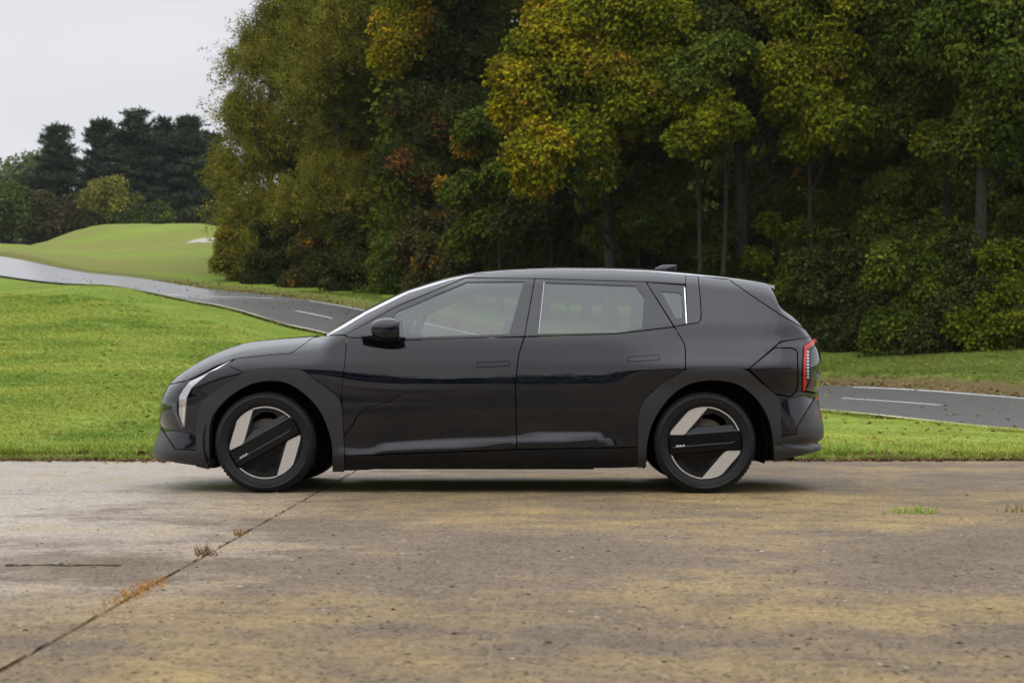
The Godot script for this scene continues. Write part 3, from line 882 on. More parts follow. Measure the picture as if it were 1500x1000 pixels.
func init_ground() -> void:
	var rows := [
		[16, 0, 25, 0.5, 45, 1.9, 70, 4.0, 90, 6.0, 130, 10.0, 200, 14.0, 330, 15.0],
		[16, 0, 25, 0.6, 40, 1.75, 60, 3.5, 78, 5.45, 95, 7.5, 125, 10.5, 170, 12.5, 330, 14.0],
		[16, 0, 25, 0.6, 40, 1.85, 52, 3.05, 60, 3.9, 67, 4.43, 84, 5.9, 130, 10.5, 170, 15.6, 200, 15.4, 330, 14.0],
		[16, 0, 25, 0.55, 40, 1.75, 57.5, 3.3, 72, 4.5, 100, 7.7, 130, 11.1, 170, 15.8, 220, 16.0, 330, 16.0],
		[16, 0, 25, 0.45, 38, 1.3, 50.5, 2.28, 64.5, 3.76, 75, 4.76, 110, 8.0, 170, 13.0, 330, 18.0],
		[16, 0, 25, 0.25, 35, 0.72, 45, 1.34, 58, 2.9, 66, 3.86, 100, 7.0, 170, 12.0, 330, 17.0],
		[16, 0, 22, 0.07, 30, 0.3, 37, 0.64, 50, 1.68, 58, 2.6, 100, 6.0, 170, 11.0, 330, 16.0],
		[16, 0, 22, 0.07, 30, 0.25, 42, 0.77, 52, 1.81, 100, 5.5, 170, 10.0, 330, 15.0],
		[16, 0, 20, 0.02, 24, 0.06, 34, 0.45, 45, 1.53, 100, 5.0, 170, 9.0, 330, 14.0],
		[16, 0, 20, 0.02, 24, 0.05, 34, 0.4, 45, 1.3, 100, 5.0, 170, 9.0, 330, 14.0]]
	for r in rows:
		var a := [Vector2(10, 0)]
		for k in range(0, r.size(), 2):
			a.append(Vector2(r[k], r[k + 1]))
		cols.append(table(a, 900))

func height(x: float, d: float) -> float:
	if d < 15.0: return 0.0
	var px := clampf(750.0 + x / d * F, -500.0, 2000.0)
	var k := 0
	while k < COLX.size() - 2 and px > COLX[k + 1]:
		k += 1
	var t: float = (px - COLX[k]) / (COLX[k + 1] - COLX[k])
	var h := []
	for m in [k - 1, k, k + 1, k + 2]:
		h.append(look(cols[clampi(m, 0, COLX.size() - 1)], d))
	var s := t * t * (3.0 - 2.0 * t)
	return lerpf(h[1], h[2], lerpf(t, s, 0.5))

func ground(px: float, d: float) -> Vector3:
	var x := (px - 750.0) / F * d
	return Vector3(x, height(x, d), -d)

var road_c := PackedVector2Array()   # near edge of the road in plan (x, depth)
var road_n := PackedVector2Array()
const ROAD_W := 5.6

func init_road() -> void:
	var c := Curve2D.new()
	var pts := [Vector2(40, 21), Vector2(20, 19.5), Vector2(11, 20), Vector2(8.2, 21.6), Vector2(6.96, 24), Vector2(5.16, 30), Vector2(2.15, 37), Vector2(-2.6, 45), Vector2(-6.05, 50.5), Vector2(-10, 57.5), Vector2(-12.1, 61), Vector2(-16.8, 69), Vector2(-24, 80), Vector2(-36, 97), Vector2(-60, 125)]
	for i in pts.size():
		var tan: Vector2 = (pts[mini(i + 1, pts.size() - 1)] - pts[maxi(i - 1, 0)]) / 6.0
		c.add_point(pts[i], -tan, tan)
	c.bake_interval = 0.5
	road_c = c.get_baked_points()
	for i in road_c.size():
		var d := (road_c[mini(i + 2, road_c.size() - 1)] - road_c[maxi(i - 2, 0)]).normalized()
		road_n.append(Vector2(-d.y, d.x) if Vector2(-d.y, d.x).y > 0 else Vector2(d.y, -d.x))

func road_at(i: int, across: float, lift: float) -> Vector3:
	var p := road_c[i] + road_n[i] * across
	return Vector3(p.x, height(p.x, p.y) + lift, -p.y)

func ribbon(a: float, b: float, lift: float, i0: int, i1: int, parts := 1) -> ArrayMesh:
	var st := starts()
	for i in range(i0, i1):
		for k in parts:
			var u := lerpf(a, b, float(k) / parts)
			var v := lerpf(a, b, float(k + 1) / parts)
			var q := [road_at(i, u, lift), road_at(i + 1, u, lift), road_at(i + 1, v, lift), road_at(i, v, lift)]
			for t in [[0, 1, 2], [0, 2, 3]]:
				var n: Vector3 = (q[t[1]] - q[t[0]]).cross(q[t[2]] - q[t[0]])
				if n.y < 0: n = -n
				var ids: Array = t if (q[t[1]] - q[t[0]]).cross(q[t[2]] - q[t[0]]).y < 0 else [t[0], t[2], t[1]]
				for m in ids:
					st.set_normal(n.normalized())
					st.set_uv(Vector2(q[m].x, q[m].z))
					st.add_vertex(q[m])
	return st.commit()

# signed distance across the road: 0 on the near edge, ROAD_W on the far edge
func road_side(x: float, d: float) -> float:
	var best := 1e9
	var out := 1e9
	for i in range(0, road_c.size(), 4):
		var v := Vector2(x, d) - road_c[i]
		var l := v.length_squared()
		if l < best:
			best = l
			out = v.dot(road_n[i])
	return out

func smooth_noise(s: int, freq: float, oct := 4) -> FastNoiseLite:
	var n := FastNoiseLite.new()
	n.seed = s
	n.noise_type = FastNoiseLite.TYPE_SIMPLEX_SMOOTH
	n.frequency = freq
	n.fractal_octaves = oct
	return n

func build_ground() -> void:
	init_ground()
	init_road()
	# terrain
	var nz := smooth_noise(3, 0.06, 4)
	var nz2 := smooth_noise(8, 0.5, 3)
	var px_list := []
	var q := -2600.0
	while q <= 4200.0:
		px_list.append(q)
		q += 20.0 if q > -150.0 and q < 1650.0 else 130.0
	var d_list := []
	var d := 15.9
	while d < 330.0:
		d_list.append(d)
		d *= 1.0 + (0.022 if d < 150 else 0.04)
	var vs := PackedVector3Array()
	var ns := PackedVector3Array()
	var cs := PackedColorArray()
	for dd in d_list:
		for p in px_list:
			var x: float = (p - 750.0) / F * dd
			var bump: float = 0.05 * nz2.get_noise_2d(x, dd) * smoothstep(16.5, 20.0, dd)
			var rs := road_side(x, dd)
			bump += 0.55 * nz.get_noise_2d(x * 0.7, dd * 0.7) * smoothstep(80.0, 120.0, dd)
			var on_road := smoothstep(-0.9, -0.2, rs) * (1.0 - smoothstep(ROAD_W + 0.2, ROAD_W + 0.9, rs))
			bump *= 1.0 - on_road
			var lift := 0.05 * smoothstep(16.0, 17.2, dd)
			vs.append(Vector3(x, height(x, dd) + bump + lift - 0.12 * on_road - 0.02, -dd))
			var e := 0.4
			var hx := height(x + e, dd) - height(x - e, dd)
			var hz := height(x, dd - e) - height(x, dd + e)
			ns.append(Vector3(-hx, 2 * e, -hz).normalized())
			var v := nz.get_noise_2d(x * 1.3 + 40, dd * 1.3) * 0.5 + nz2.get_noise_2d(x, dd) * 0.35
			var g := Color(0.165, 0.245, 0.024).lerp(Color(0.245, 0.31, 0.050), clampf(0.45 + v, 0, 1))
			if dd > 85 and rs > ROAD_W:
				g = g.lerp(Color(0.225, 0.215, 0.055), clampf(0.35 + 1.6 * nz.get_noise_2d(x * 0.35, dd * 1.1) + 0.8 * nz2.get_noise_2d(x * 0.5, dd * 0.8), 0, 0.85))
			# leaf litter and soil beside the far kerb, worn edge beside the near one
			if rs > ROAD_W and rs < ROAD_W + 3.0 and dd < 130:
				var k := 1.0 - smoothstep(ROAD_W + 1.3 + 0.9 * nz2.get_noise_2d(x * 0.7, dd * 0.7), ROAD_W + 2.6, rs)
				if dd > 60: k *= 0.6
				g = g.lerp(Color(0.13, 0.085, 0.04), k * 0.9)
			if rs < 0.0 and rs > -0.8:
				g = g.lerp(Color(0.2, 0.18, 0.08), 0.6 * (1.0 - smoothstep(0.1, 0.7, -rs)))
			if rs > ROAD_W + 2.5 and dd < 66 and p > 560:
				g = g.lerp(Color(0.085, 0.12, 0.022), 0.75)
			if dd < 16.6:
				g = g.lerp(Color(0.11, 0.085, 0.045), 0.85 * (1.0 - smoothstep(16.0, 16.6, dd)))
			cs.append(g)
	var idx := PackedInt32Array()
	var w := px_list.size()
	for j in d_list.size() - 1:
		for i in w - 1:
			var a := j * w + i
			idx.append_array(PackedInt32Array([a, a + w, a + 1, a + 1, a + w, a + w + 1]))
	# clockwise seen from above
	var t0 := (vs[idx[1]] - vs[idx[0]]).cross(vs[idx[2]] - vs[idx[0]])
	if t0.y > 0:
		for k in range(0, idx.size(), 3):
			var z := idx[k + 1]
			idx[k + 1] = idx[k + 2]
			idx[k + 2] = z
	var arr := []
	arr.resize(Mesh.ARRAY_MAX)
	arr[Mesh.ARRAY_VERTEX] = vs
	arr[Mesh.ARRAY_NORMAL] = ns
	arr[Mesh.ARRAY_COLOR] = cs
	arr[Mesh.ARRAY_INDEX] = idx
	var am := ArrayMesh.new()
	am.add_surface_from_arrays(Mesh.PRIMITIVE_TRIANGLES, arr)
	tag(obj("grass_terrain", am, M.turf), "mown grass rising to a hill behind the road", "", "", "structure")
	# land all round, below everything
	var st := starts()
	var big := [Vector3(-900, -0.08, 900), Vector3(900, -0.08, 900), Vector3(900, -0.08, -900), Vector3(-900, -0.08, -900)]
	flat(st, big[0], big[1], big[2], Vector3.UP)
	flat(st, big[0], big[2], big[3], Vector3.UP)
	tag(obj("ground", st.commit(), M.land), "", "", "", "structure")

	# road, kerb lines, markings
	var n := road_c.size() - 1
	var i_far := 0
	for i in n:
		if road_c[i].y < 61.0: i_far = i
	tag(obj("road", ribbon(0.0, ROAD_W, 0.0, 0, i_far, 4), M.asphalt), "narrow asphalt road curving up behind the car", "", "", "structure")
	tag(obj("road", ribbon(0.0, ROAD_W, 0.0, i_far, n, 4), M.asphalt_wet_sheen), "wet shining stretch of road climbing to the left", "", "", "structure")
	tag(obj("edge_line", ribbon(ROAD_W - 0.30, ROAD_W - 0.18, 0.004, 0, i_far), M.road_paint), "white line along the far edge of the road", "", "", "structure")
	tag(obj("edge_line", ribbon(0.02, 0.17, 0.004, 0, i_far), M.road_paint_worn), "worn pale line along the near edge of the road", "", "", "structure")
	# centre dashes
	var along := 0.0
	var start := -1
	for i in n:
		var pos := fposmod(along + 3.2, 9.0)
		if pos < 3.2 and start < 0: start = i
		if (pos >= 3.2 or i == n - 1) and start >= 0:
			if i - start > 3 and road_c[i].y > 20:
				tag(obj("road_dash", ribbon(ROAD_W * 0.5 - 0.05, ROAD_W * 0.5 + 0.05, 0.005, start, i), M.road_paint if road_c[i].y < 60 else M.road_paint_worn), "", "", "", "structure")
			start = -1
		along += road_c[i].distance_to(road_c[i + 1])
	# curved white mark where the two lines of the road meet
	var bi := 0
	for i in n:
		if absf(road_c[i].y - 62.5) < absf(road_c[bi].y - 62.5): bi = i
	st = starts()
	for k in 10:
		var u0 := lerpf(0.6, ROAD_W - 0.8, k / 10.0)
		var u1 := lerpf(0.6, ROAD_W - 0.8, (k + 1) / 10.0)
		var o0 := int(3.0 * sin(PI * k / 10.0))
		var o1 := int(3.0 * sin(PI * (k + 1) / 10.0))
		var a := road_at(bi + o0, u0, 0.006)
		var b := road_at(bi + o0 + 1, u0, 0.006)
		var c := road_at(bi + o1 + 1, u1, 0.006)
		var e := road_at(bi + o1, u1, 0.006)
		flat(st, a, b, c, Vector3.UP)
		flat(st, a, c, e, Vector3.UP)
	tag(obj("junction_mark", st.commit(), M.road_paint), "white curved mark across the wet far road", "", "", "structure")
	# sand bunker on the hill
	st = starts()
	for ring in 3:
		for k in 40:
			var a0 := TAU * k / 40
			var a1 := TAU * (k + 1) / 40
			var pts := []
			for s in [[ring, a0], [ring + 1, a0], [ring + 1, a1], [ring, a1]]:
				var rr: float = s[0] / 3.0
				var wob: float = 1.0 + 0.12 * sin(s[1] * 3.0 + 1.0)
				pts.append(Vector3(-21.6 + cos(s[1]) * 1.9 * rr * wob, 0, -(128.0 + sin(s[1]) * 5.0 * rr * wob)))
			for m in 4:
				pts[m].y = height(pts[m].x, -pts[m].z) + 0.22
			if ring > 0: flat(st, pts[0], pts[1], pts[2], Vector3.UP)
			flat(st, pts[0], pts[2], pts[3], Vector3.UP)
	tag(obj("sand_bunker", st.commit(), M.sand), "pale sand bunker in the hillside", "", "", "structure")

	# concrete apron: slabs either side of the open joint
	var joint := -1.255
	for s in 2:
		st = starts()
		var x0 := -90.0 if s == 0 else joint + 0.009
		var x1 := joint - 0.009 if s == 0 else 90.0
		var nx := 60
		var nd := 60
		# near part finely divided so that the edge of the joint can wander
		var xs := []
		for i in nx + 1:
			var t := float(i) / nx
			xs.append(lerpf(x1, x0, t * t * t) if s == 0 else lerpf(x0, x1, t * t * t))
		var jn := smooth_noise(21 + s, 1.1, 4)
		for j in 240:
			var da := -80.0 + 76.0 * j / 40.0 if j < 40 else -4.0 + 20.05 * (j - 40) / 200.0
			var db := -80.0 + 76.0 * (j + 1) / 40.0 if j < 40 else -4.0 + 20.05 * (j - 39) / 200.0
			for i in nx:
				var c := []
				for m in [[i, da], [i + 1, da], [i + 1, db], [i, db]]:
					var x: float = xs[m[0]]
					var y := 0.0
					if m[0] == 0:
						x += 0.010 * jn.get_noise_1d(m[1] * 2.0) + 0.012 * jn.get_noise_1d(m[1] * 9.0)
						y = -0.006
					c.append(Vector3(x, y, -m[1]))
				var tris := [[0, 1, 2], [0, 2, 3]]
				for t in tris:
					var nn: Vector3 = (c[t[1]] - c[t[0]]).cross(c[t[2]] - c[t[0]])
					var order: Array = t if nn.y < 0 else [t[0], t[2], t[1]]
					for m in order:
						st.set_normal(Vector3.UP)
						st.set_uv(Vector2((c[m].x + 8.0) / 16.0, (-c[m].z - 2.0) / 16.0))
						st.set_uv2(Vector2(c[m].x, c[m].z) / 0.9)
						st.add_vertex(c[m])
				if i == 0:
					flat(st, c[0], c[3], c[3] + Vector3(0, -0.06, 0), Vector3(1 if s == 0 else -1, 0, 0))
					flat(st, c[0], c[3] + Vector3(0, -0.06, 0), c[0] + Vector3(0, -0.06, 0), Vector3(1 if s == 0 else -1, 0, 0))
		tag(obj("concrete_slab", st.commit(), M.concrete), ["weathered damp concrete slab left of the joint", "weathered stained concrete slab under the car, right of the joint"][s], "", "", "structure")
	st = starts()
	box(st, Vector3(joint - 0.06, -0.07, -16.0), Vector3(joint + 0.06, -0.028, 4.0))
	tag(obj("joint_filler", st.commit(), M.soil), "dark earth in the joint between the slabs", "", "", "structure")

# ---------------------------------------------------------------- ground textures
func make_concrete() -> void:
	var N := 1536
	var big := smooth_noise(5, 0.0055, 4).get_image(N, N)
	var mid := smooth_noise(17, 0.022, 4).get_image(N, N)
	var streak := smooth_noise(29, 0.085, 4).get_image(N * 2 / 3, N)
	streak.resize(N, N, Image.INTERPOLATE_CUBIC)
	var fine := smooth_noise(41, 0.24, 3).get_image(N, N)
	for im in [big, mid, streak, fine]:
		im.convert(Image.FORMAT_L8)
	var b := big.get_data()
	var m := mid.get_data()
	var s := streak.get_data()
	var f := fine.get_data()
	var rgb := PackedByteArray()
	rgb.resize(N * N * 3)
	var rough := PackedByteArray()
	rough.resize(N * N)
	# bands across the view: yellowish deposit or bare grey, by depth
	var band := table([Vector2(2, 0.7), Vector2(4.2, 0.75), Vector2(5.2, 0.72), Vector2(5.7, 0.55), Vector2(6.1, 0.12), Vector2(7.8, 0.05), Vector2(8.8, 0.30), Vector2(9.3, 0.62), Vector2(10.8, 0.75), Vector2(11.6, 0.55), Vector2(12.5, 0.25), Vector2(14, 0.3), Vector2(18, 0.3)], 400)
	for y in N:
		var dd := 2.0 + 16.0 * y / N
		var bd := look(band, dd)
		for x in N:
			var i := y * N + x
			var X := -8.0 + 16.0 * x / N
			var vb := b[i] / 255.0 - 0.5
			var vm := m[i] / 255.0 - 0.5
			var vs := s[i] / 255.0 - 0.5
			var vf := f[i] / 255.0 - 0.5
			var left := clampf((-0.7 - X + vb * 2.4 + vm * 1.2 + (dd - 9.5) * 0.10) / 1.9, 0.0, 1.0)
			var yel := clampf((bd * 0.95 * (1.0 - left * 0.9) + vb * 1.6 + vm * 0.9 + vs * 0.35 - 0.10) * 1.05, 0.0, 1.0)
			var dark := clampf((-vs * 1.5 - vm * 1.8 + vf * 0.8 - 0.26) * 2.4, 0.0, 1.0) * (0.06 + 0.94 * yel * yel)
			var pale := clampf((vs * 1.1 + vf * 0.8 - 0.30) * 2.0, 0.0, 1.0)
			var r := lerpf(lerpf(0.232, 0.50, left), 0.335, yel)  # left slab made paler: sky sheen on the damp put into its colour
			var g := lerpf(lerpf(0.174, 0.42, left), 0.240, yel)
			var bl := lerpf(lerpf(0.116, 0.338, left), 0.106, yel)
			r = lerpf(r, 0.28, pale * 0.18); g = lerpf(g, 0.23, pale * 0.18); bl = lerpf(bl, 0.16, pale * 0.18)
			r = lerpf(r, 0.070, dark * 0.6); g = lerpf(g, 0.058, dark * 0.6); bl = lerpf(bl, 0.036, dark * 0.6)
			var k := 1.0 + vf * 0.16 + vs * 0.07 + vm * 0.24 + vb * 0.34
			# linear to display value, cheaply
			rgb[i * 3] = int(clampf(pow(maxf(r * k, 0.0), 0.4545) * 255.0, 0, 255))
			rgb[i * 3 + 1] = int(clampf(pow(maxf(g * k, 0.0), 0.4545) * 255.0, 0, 255))
			rgb[i * 3 + 2] = int(clampf(pow(maxf(bl * k, 0.0), 0.4545) * 255.0, 0, 255))
			var wet := clampf(left * 1.1 + vs * 2.2 + vb * 1.4 - 0.25 + (0.55 if dd > 11.8 else 0.0) - yel * 0.8, 0.0, 1.0)
			if dd > 11.2 and dd < 13.3 and absf(X + 0.15) < 2.5: wet = maxf(wet, 0.85 * smoothstep(11.2, 11.5, dd) * (1.0 - smoothstep(2.0, 2.5, absf(X + 0.15))))
			rough[i] = int(lerpf(205.0, 84.0, wet) + vf * 50.0)
	var im := Image.create_from_data(N, N, false, Image.FORMAT_RGB8, rgb)
	var ir := Image.create_from_data(N, N, false, Image.FORMAT_L8, rough)
	var c := mat("concrete", Color.WHITE, 1.0, 0.0, 0.26)
	c.albedo_texture = ImageTexture.create_from_image(im)
	c.roughness_texture = ImageTexture.create_from_image(ir)
	# fine grit, repeated with a second set of coordinates
	var g := Image.create(512, 512, false, Image.FORMAT_RGBA8)
	var gi := smooth_noise(77, 0.09, 4)
	gi.noise_type = FastNoiseLite.TYPE_VALUE
	var gg := gi.get_seamless_image(512, 512)
	gg.convert(Image.FORMAT_L8)
	var gd := gg.get_data()
	var raw := PackedByteArray()
	raw.resize(512 * 512 * 4)
	rng.seed = 99
	for i in 512 * 512:
		var v := int(clampf(200 + (gd[i] - 128) * 0.34 + rng.randf_range(-52, 52), 60, 255))
		raw[i * 4] = v
		raw[i * 4 + 1] = v
		raw[i * 4 + 2] = v
		raw[i * 4 + 3] = 235
	# pale and dark grains of aggregate
	for k in 800:
		var x := rng.randi_range(2, 503)
		var y := rng.randi_range(2, 503)
		var v := 255 if rng.randf() < 0.35 else rng.randi_range(60, 110)
		var sz := rng.randi_range(2, 7)
		for a in sz:
			for e in sz:
				var i := ((y + a) * 512 + x + e) * 4
				raw[i] = v; raw[i + 1] = v; raw[i + 2] = v
				raw[i + 3] = 255
	g = Image.create_from_data(512, 512, false, Image.FORMAT_RGBA8, raw)
	c.detail_enabled = true
	c.detail_albedo = ImageTexture.create_from_image(g)
	c.detail_blend_mode = BaseMaterial3D.BLEND_MODE_MUL
	c.detail_uv_layer = BaseMaterial3D.DETAIL_UV_2
	# multiplying darkens by about half of the detail's strength: lift the base to balance
	c.albedo_color = Color(1, 1, 1)

func noise_tex(s: int, freq: float, lo: float, hi: float, size := 512) -> NoiseTexture2D:
	var t := NoiseTexture2D.new()
	t.width = size
	t.height = size
	t.seamless = true
	t.noise = smooth_noise(s, freq, 5)
	var g := Gradient.new()
	g.offsets = PackedFloat32Array([0.2, 0.8])
	g.colors = PackedColorArray([Color(lo, lo, lo), Color(hi, hi, hi)])
	t.color_ramp = g
	return t

func make_materials() -> void:
	var p := mat("paint", lin(0.0010, 0.0022, 0.0062), 0.020, 0.0, 0.50)
	p.clearcoat_enabled = true
	p.clearcoat = 0.22
	p.clearcoat_roughness = 0.015
	mat("window_trim", lin(0.0015, 0.0015, 0.0022), 0.03, 0.0, 0.57)
	mat("gloss_black", lin(0.0015, 0.0015, 0.002), 0.12, 0.0, 0.36)
	mat("tail_black", lin(0.008, 0.008, 0.008), 0.06, 0.0, 0.6)
	mat("cladding", lin(0.018, 0.018, 0.021), 0.40, 0.0, 0.5)
	mat("sill_shaded", lin(0.006, 0.006, 0.007), 0.34, 0.0, 0.38)  # darker copy of the cladding: shade of the tucked-under sill painted in
	mat("rubber", lin(0.007, 0.007, 0.008), 0.55, 0.0, 0.35)
	mat("rubber_letter", lin(0.018, 0.018, 0.019), 0.5, 0.0, 0.4)
	mat("wheel_black", lin(0.0035, 0.0035, 0.004), 0.34, 0.0, 0.38)
	mat("silver", lin(0.46, 0.43, 0.395), 0.42, 0.5, 0.5)
	mat("bright", lin(0.78, 0.78, 0.79), 0.12, 1.0, 0.5)
	mat("trim_grey", lin(0.09, 0.09, 0.10), 0.35, 0.3, 0.5)
	mat("edge_highlight", lin(0.50, 0.50, 0.52), 0.16, 0.85)  # pale metal standing in for a highlight on the black paint
	mat("trim_pale", lin(0.30, 0.31, 0.32), 0.3, 0.4)
	mat("brake", lin(0.19, 0.155, 0.125), 0.5, 0.4, 0.5)
	mat("white_paint", lin(0.8, 0.8, 0.8), 0.4)
	mat("liner", lin(0.006, 0.006, 0.006), 0.9, 0.0, 0.2)
	mat("cabin", lin(0.06, 0.065, 0.07), 0.7)
	mat("headliner", lin(0.30, 0.31, 0.30), 0.85)
	mat("lamp_white", lin(0.62, 0.62, 0.65), 0.15, 0.3)
	var lg := mat("lamp_glass", lin(0.50, 0.50, 0.54), 0.05, 0.8, 0.7)
	lg.clearcoat_enabled = true
	var rl := mat("red_lens", lin(0.50, 0.013, 0.006), 0.2, 0.0, 0.35)
	rl.clearcoat_enabled = true
	rl.clearcoat = 0.2
	var gl := mat("glass", lin(0.21, 0.25, 0.24, 0.38), 0.03, 0.0, 0.5)  # milky tint: sky reflection put into the pane colour
	gl.transparency = BaseMaterial3D.TRANSPARENCY_ALPHA
	var dg := mat("dark_glass", lin(0.03, 0.035, 0.035, 0.45), 0.03, 0.0, 0.5)
	dg.transparency = BaseMaterial3D.TRANSPARENCY_ALPHA
	# ground
	make_concrete()
	var t := mat("turf", Color.WHITE, 0.95, 0.0, 0.2)
	t.vertex_color_use_as_albedo = true
	t.albedo_texture = noise_tex(12, 0.03, 0.72, 1.0)
	t.uv1_triplanar = true
	t.uv1_world_triplanar = true
	t.uv1_scale = Vector3.ONE * 0.45
	mat("land", lin(0.16, 0.20, 0.05), 0.95, 0.0, 0.2)
	var a := mat("asphalt", lin(0.125, 0.12, 0.11), 0.42, 0.0, 0.35)
	a.albedo_texture = noise_tex(14, 0.06, 0.6, 1.0)
	a.uv1_triplanar = true
	a.uv1_world_triplanar = true
	a.uv1_scale = Vector3.ONE * 0.5
	var aw := mat("asphalt_wet_sheen", lin(0.27, 0.27, 0.27), 0.24, 0.0, 0.5)  # wet stretch, with sky sheen painted in as a paler colour
	aw.albedo_texture = a.albedo_texture
	aw.uv1_triplanar = true
	aw.uv1_world_triplanar = true
	aw.uv1_scale = Vector3.ONE * 0.5
	mat("road_paint", lin(0.50, 0.49, 0.47), 0.6)
	mat("road_paint_worn", lin(0.48, 0.40, 0.30), 0.7)
	mat("sand", lin(0.30, 0.265, 0.22), 0.9)
	mat("soil", lin(0.030, 0.022, 0.013), 0.95, 0.0, 0.2)
	# plants
	var l := mat("leaf", Color.WHITE, 0.7, 0.0, 0.12)
	l.vertex_color_use_as_albedo = true
	l.backlight_enabled = true
	l.backlight = Color(0.5, 0.5, 0.5)
	var gr := mat("blade", Color.WHITE, 0.6, 0.0, 0.3)
	gr.vertex_color_use_as_albedo = true
	gr.backlight_enabled = true
	gr.backlight = Color(0.7, 0.7, 0.7)
	var nd := mat("needle", Color.WHITE, 0.7, 0.0, 0.25)
	nd.vertex_color_use_as_albedo = true
	var bk := mat("bark", lin(0.070, 0.060, 0.046), 0.95, 0.0, 0.2)
	bk.albedo_texture = noise_tex(31, 0.05, 0.45, 1.0, 256)
	bk.uv1_triplanar = true
	bk.uv1_world_triplanar = true
	bk.uv1_scale = Vector3(2.2, 0.5, 2.2)
	var bb := mat("birch_bark", lin(0.20, 0.19, 0.17), 0.9, 0.0, 0.2)
	bb.albedo_texture = noise_tex(33, 0.07, 0.25, 1.0, 256)
	bb.uv1_triplanar = true
	bb.uv1_world_triplanar = true
	bb.uv1_scale = Vector3(0.7, 2.5, 0.7)
	var lt := mat("litter", Color.WHITE, 0.8, 0.0, 0.3)
	lt.vertex_color_use_as_albedo = true

# ---------------------------------------------------------------- plants
func leaf_into(st: SurfaceTool, o: Vector3, along: Vector3, up: Vector3, len: float, wid: float, fold: float, shade: float) -> void:
	var side := along.cross(up).normalized()
	var n := side.cross(along).normalized()
	var a := o
	var tip := o + along * len - n * len * 0.12
	var l := o + along * len * 0.45 - side * wid * 0.5 + n * fold
	var r := o + along * len * 0.45 + side * wid * 0.5 + n * fold
	for t in [[a, l, tip], [a, tip, r]]:
		var nn: Vector3 = (t[2] - t[0]).cross(t[1] - t[0]).normalized()
		for p in t:
			st.set_color(Color(shade, shade, shade))
			st.set_normal(nn)
			st.add_vertex(p)

func rand_dir() -> Vector3:
	var z := rng.randf_range(-1, 1)
	var a := rng.randf() * TAU
	var r := sqrt(1.0 - z * z)
	return Vector3(r * cos(a), z, r * sin(a))

func cluster_broad(s: int, n: int, size: float, spread: float, droop: float) -> ArrayMesh:
	rng.seed = s
	var st := starts()
	for k in n:
		var p := rand_dir() * spread * pow(rng.randf(), 0.5)
		p.y *= 0.55
		var out := Vector3(p.x, 0, p.z).normalized() * 0.8 + rand_dir() * 0.6
		out.y -= droop * rng.randf_range(0.2, 1.0)
		var up := (Vector3.UP + rand_dir() * 0.75).normalized()
		var q := size * rng.randf_range(0.65, 1.15)
		leaf_into(st, p, out.normalized(), up, q, q * 0.85, q * 0.12, rng.randf_range(0.75, 1.2))
	return st.commit()

func cluster_strand(s: int, n: int, size: float, length: float) -> ArrayMesh:
	rng.seed = s
	var st := starts()
	for k in n:
		var y := -length * rng.randf()
		var p := Vector3(rng.randf_range(-0.16, 0.16), y, rng.randf_range(-0.16, 0.16))
		var out := Vector3(rng.randf_range(-1, 1), -1.1, rng.randf_range(-1, 1)).normalized()
		leaf_into(st, p, out, (Vector3.UP * 0.4 + rand_dir()).normalized(), size * rng.randf_range(0.7, 1.2), size * 0.6, size * 0.08, rng.randf_range(0.7, 1.25))
	return st.commit()

func cluster_pine(s: int, n: int, length: float, spread: float) -> ArrayMesh:
	rng.seed = s
	var st := starts()
	for k in n:
		var p := rand_dir() * spread * rng.randf()
		p.y *= 0.35
		var out := (Vector3(p.x, 0, p.z).normalized() + rand_dir() * 0.7 + Vector3.UP * 0.25).normalized()
		leaf_into(st, p, out, rand_dir(), length * rng.randf_range(0.7, 1.2), length * 0.22, 0.0, rng.randf_range(0.7, 1.25))
	return st.commit()

var kinds := {}

func multi(called: String, mesh: Mesh, m: Material, xf: Array, tint: PackedColorArray, parent: Node) -> MultiMeshInstance3D:
	var mm := MultiMesh.new()
	mm.transform_format = MultiMesh.TRANSFORM_3D
	mm.use_colors = true
	mm.mesh = mesh
	mm.instance_count = xf.size()
	for i in xf.size():
		mm.set_instance_transform(i, xf[i])
		mm.set_instance_color(i, tint[i])
	var o := MultiMeshInstance3D.new()
	o.multimesh = mm
	o.material_override = m
	if parent == self:
		o.name = numbered(called)
		add_child(o)
	else:
		o.name = called
		parent.add_child(o, true)
	return o

func pick(pal: Array, t: float) -> Color:
	var f := clampf(t, 0.0, 0.999) * (pal.size() - 1)
	var i := int(f)
	return (pal[i] as Color).lerp(pal[i + 1], f - i)

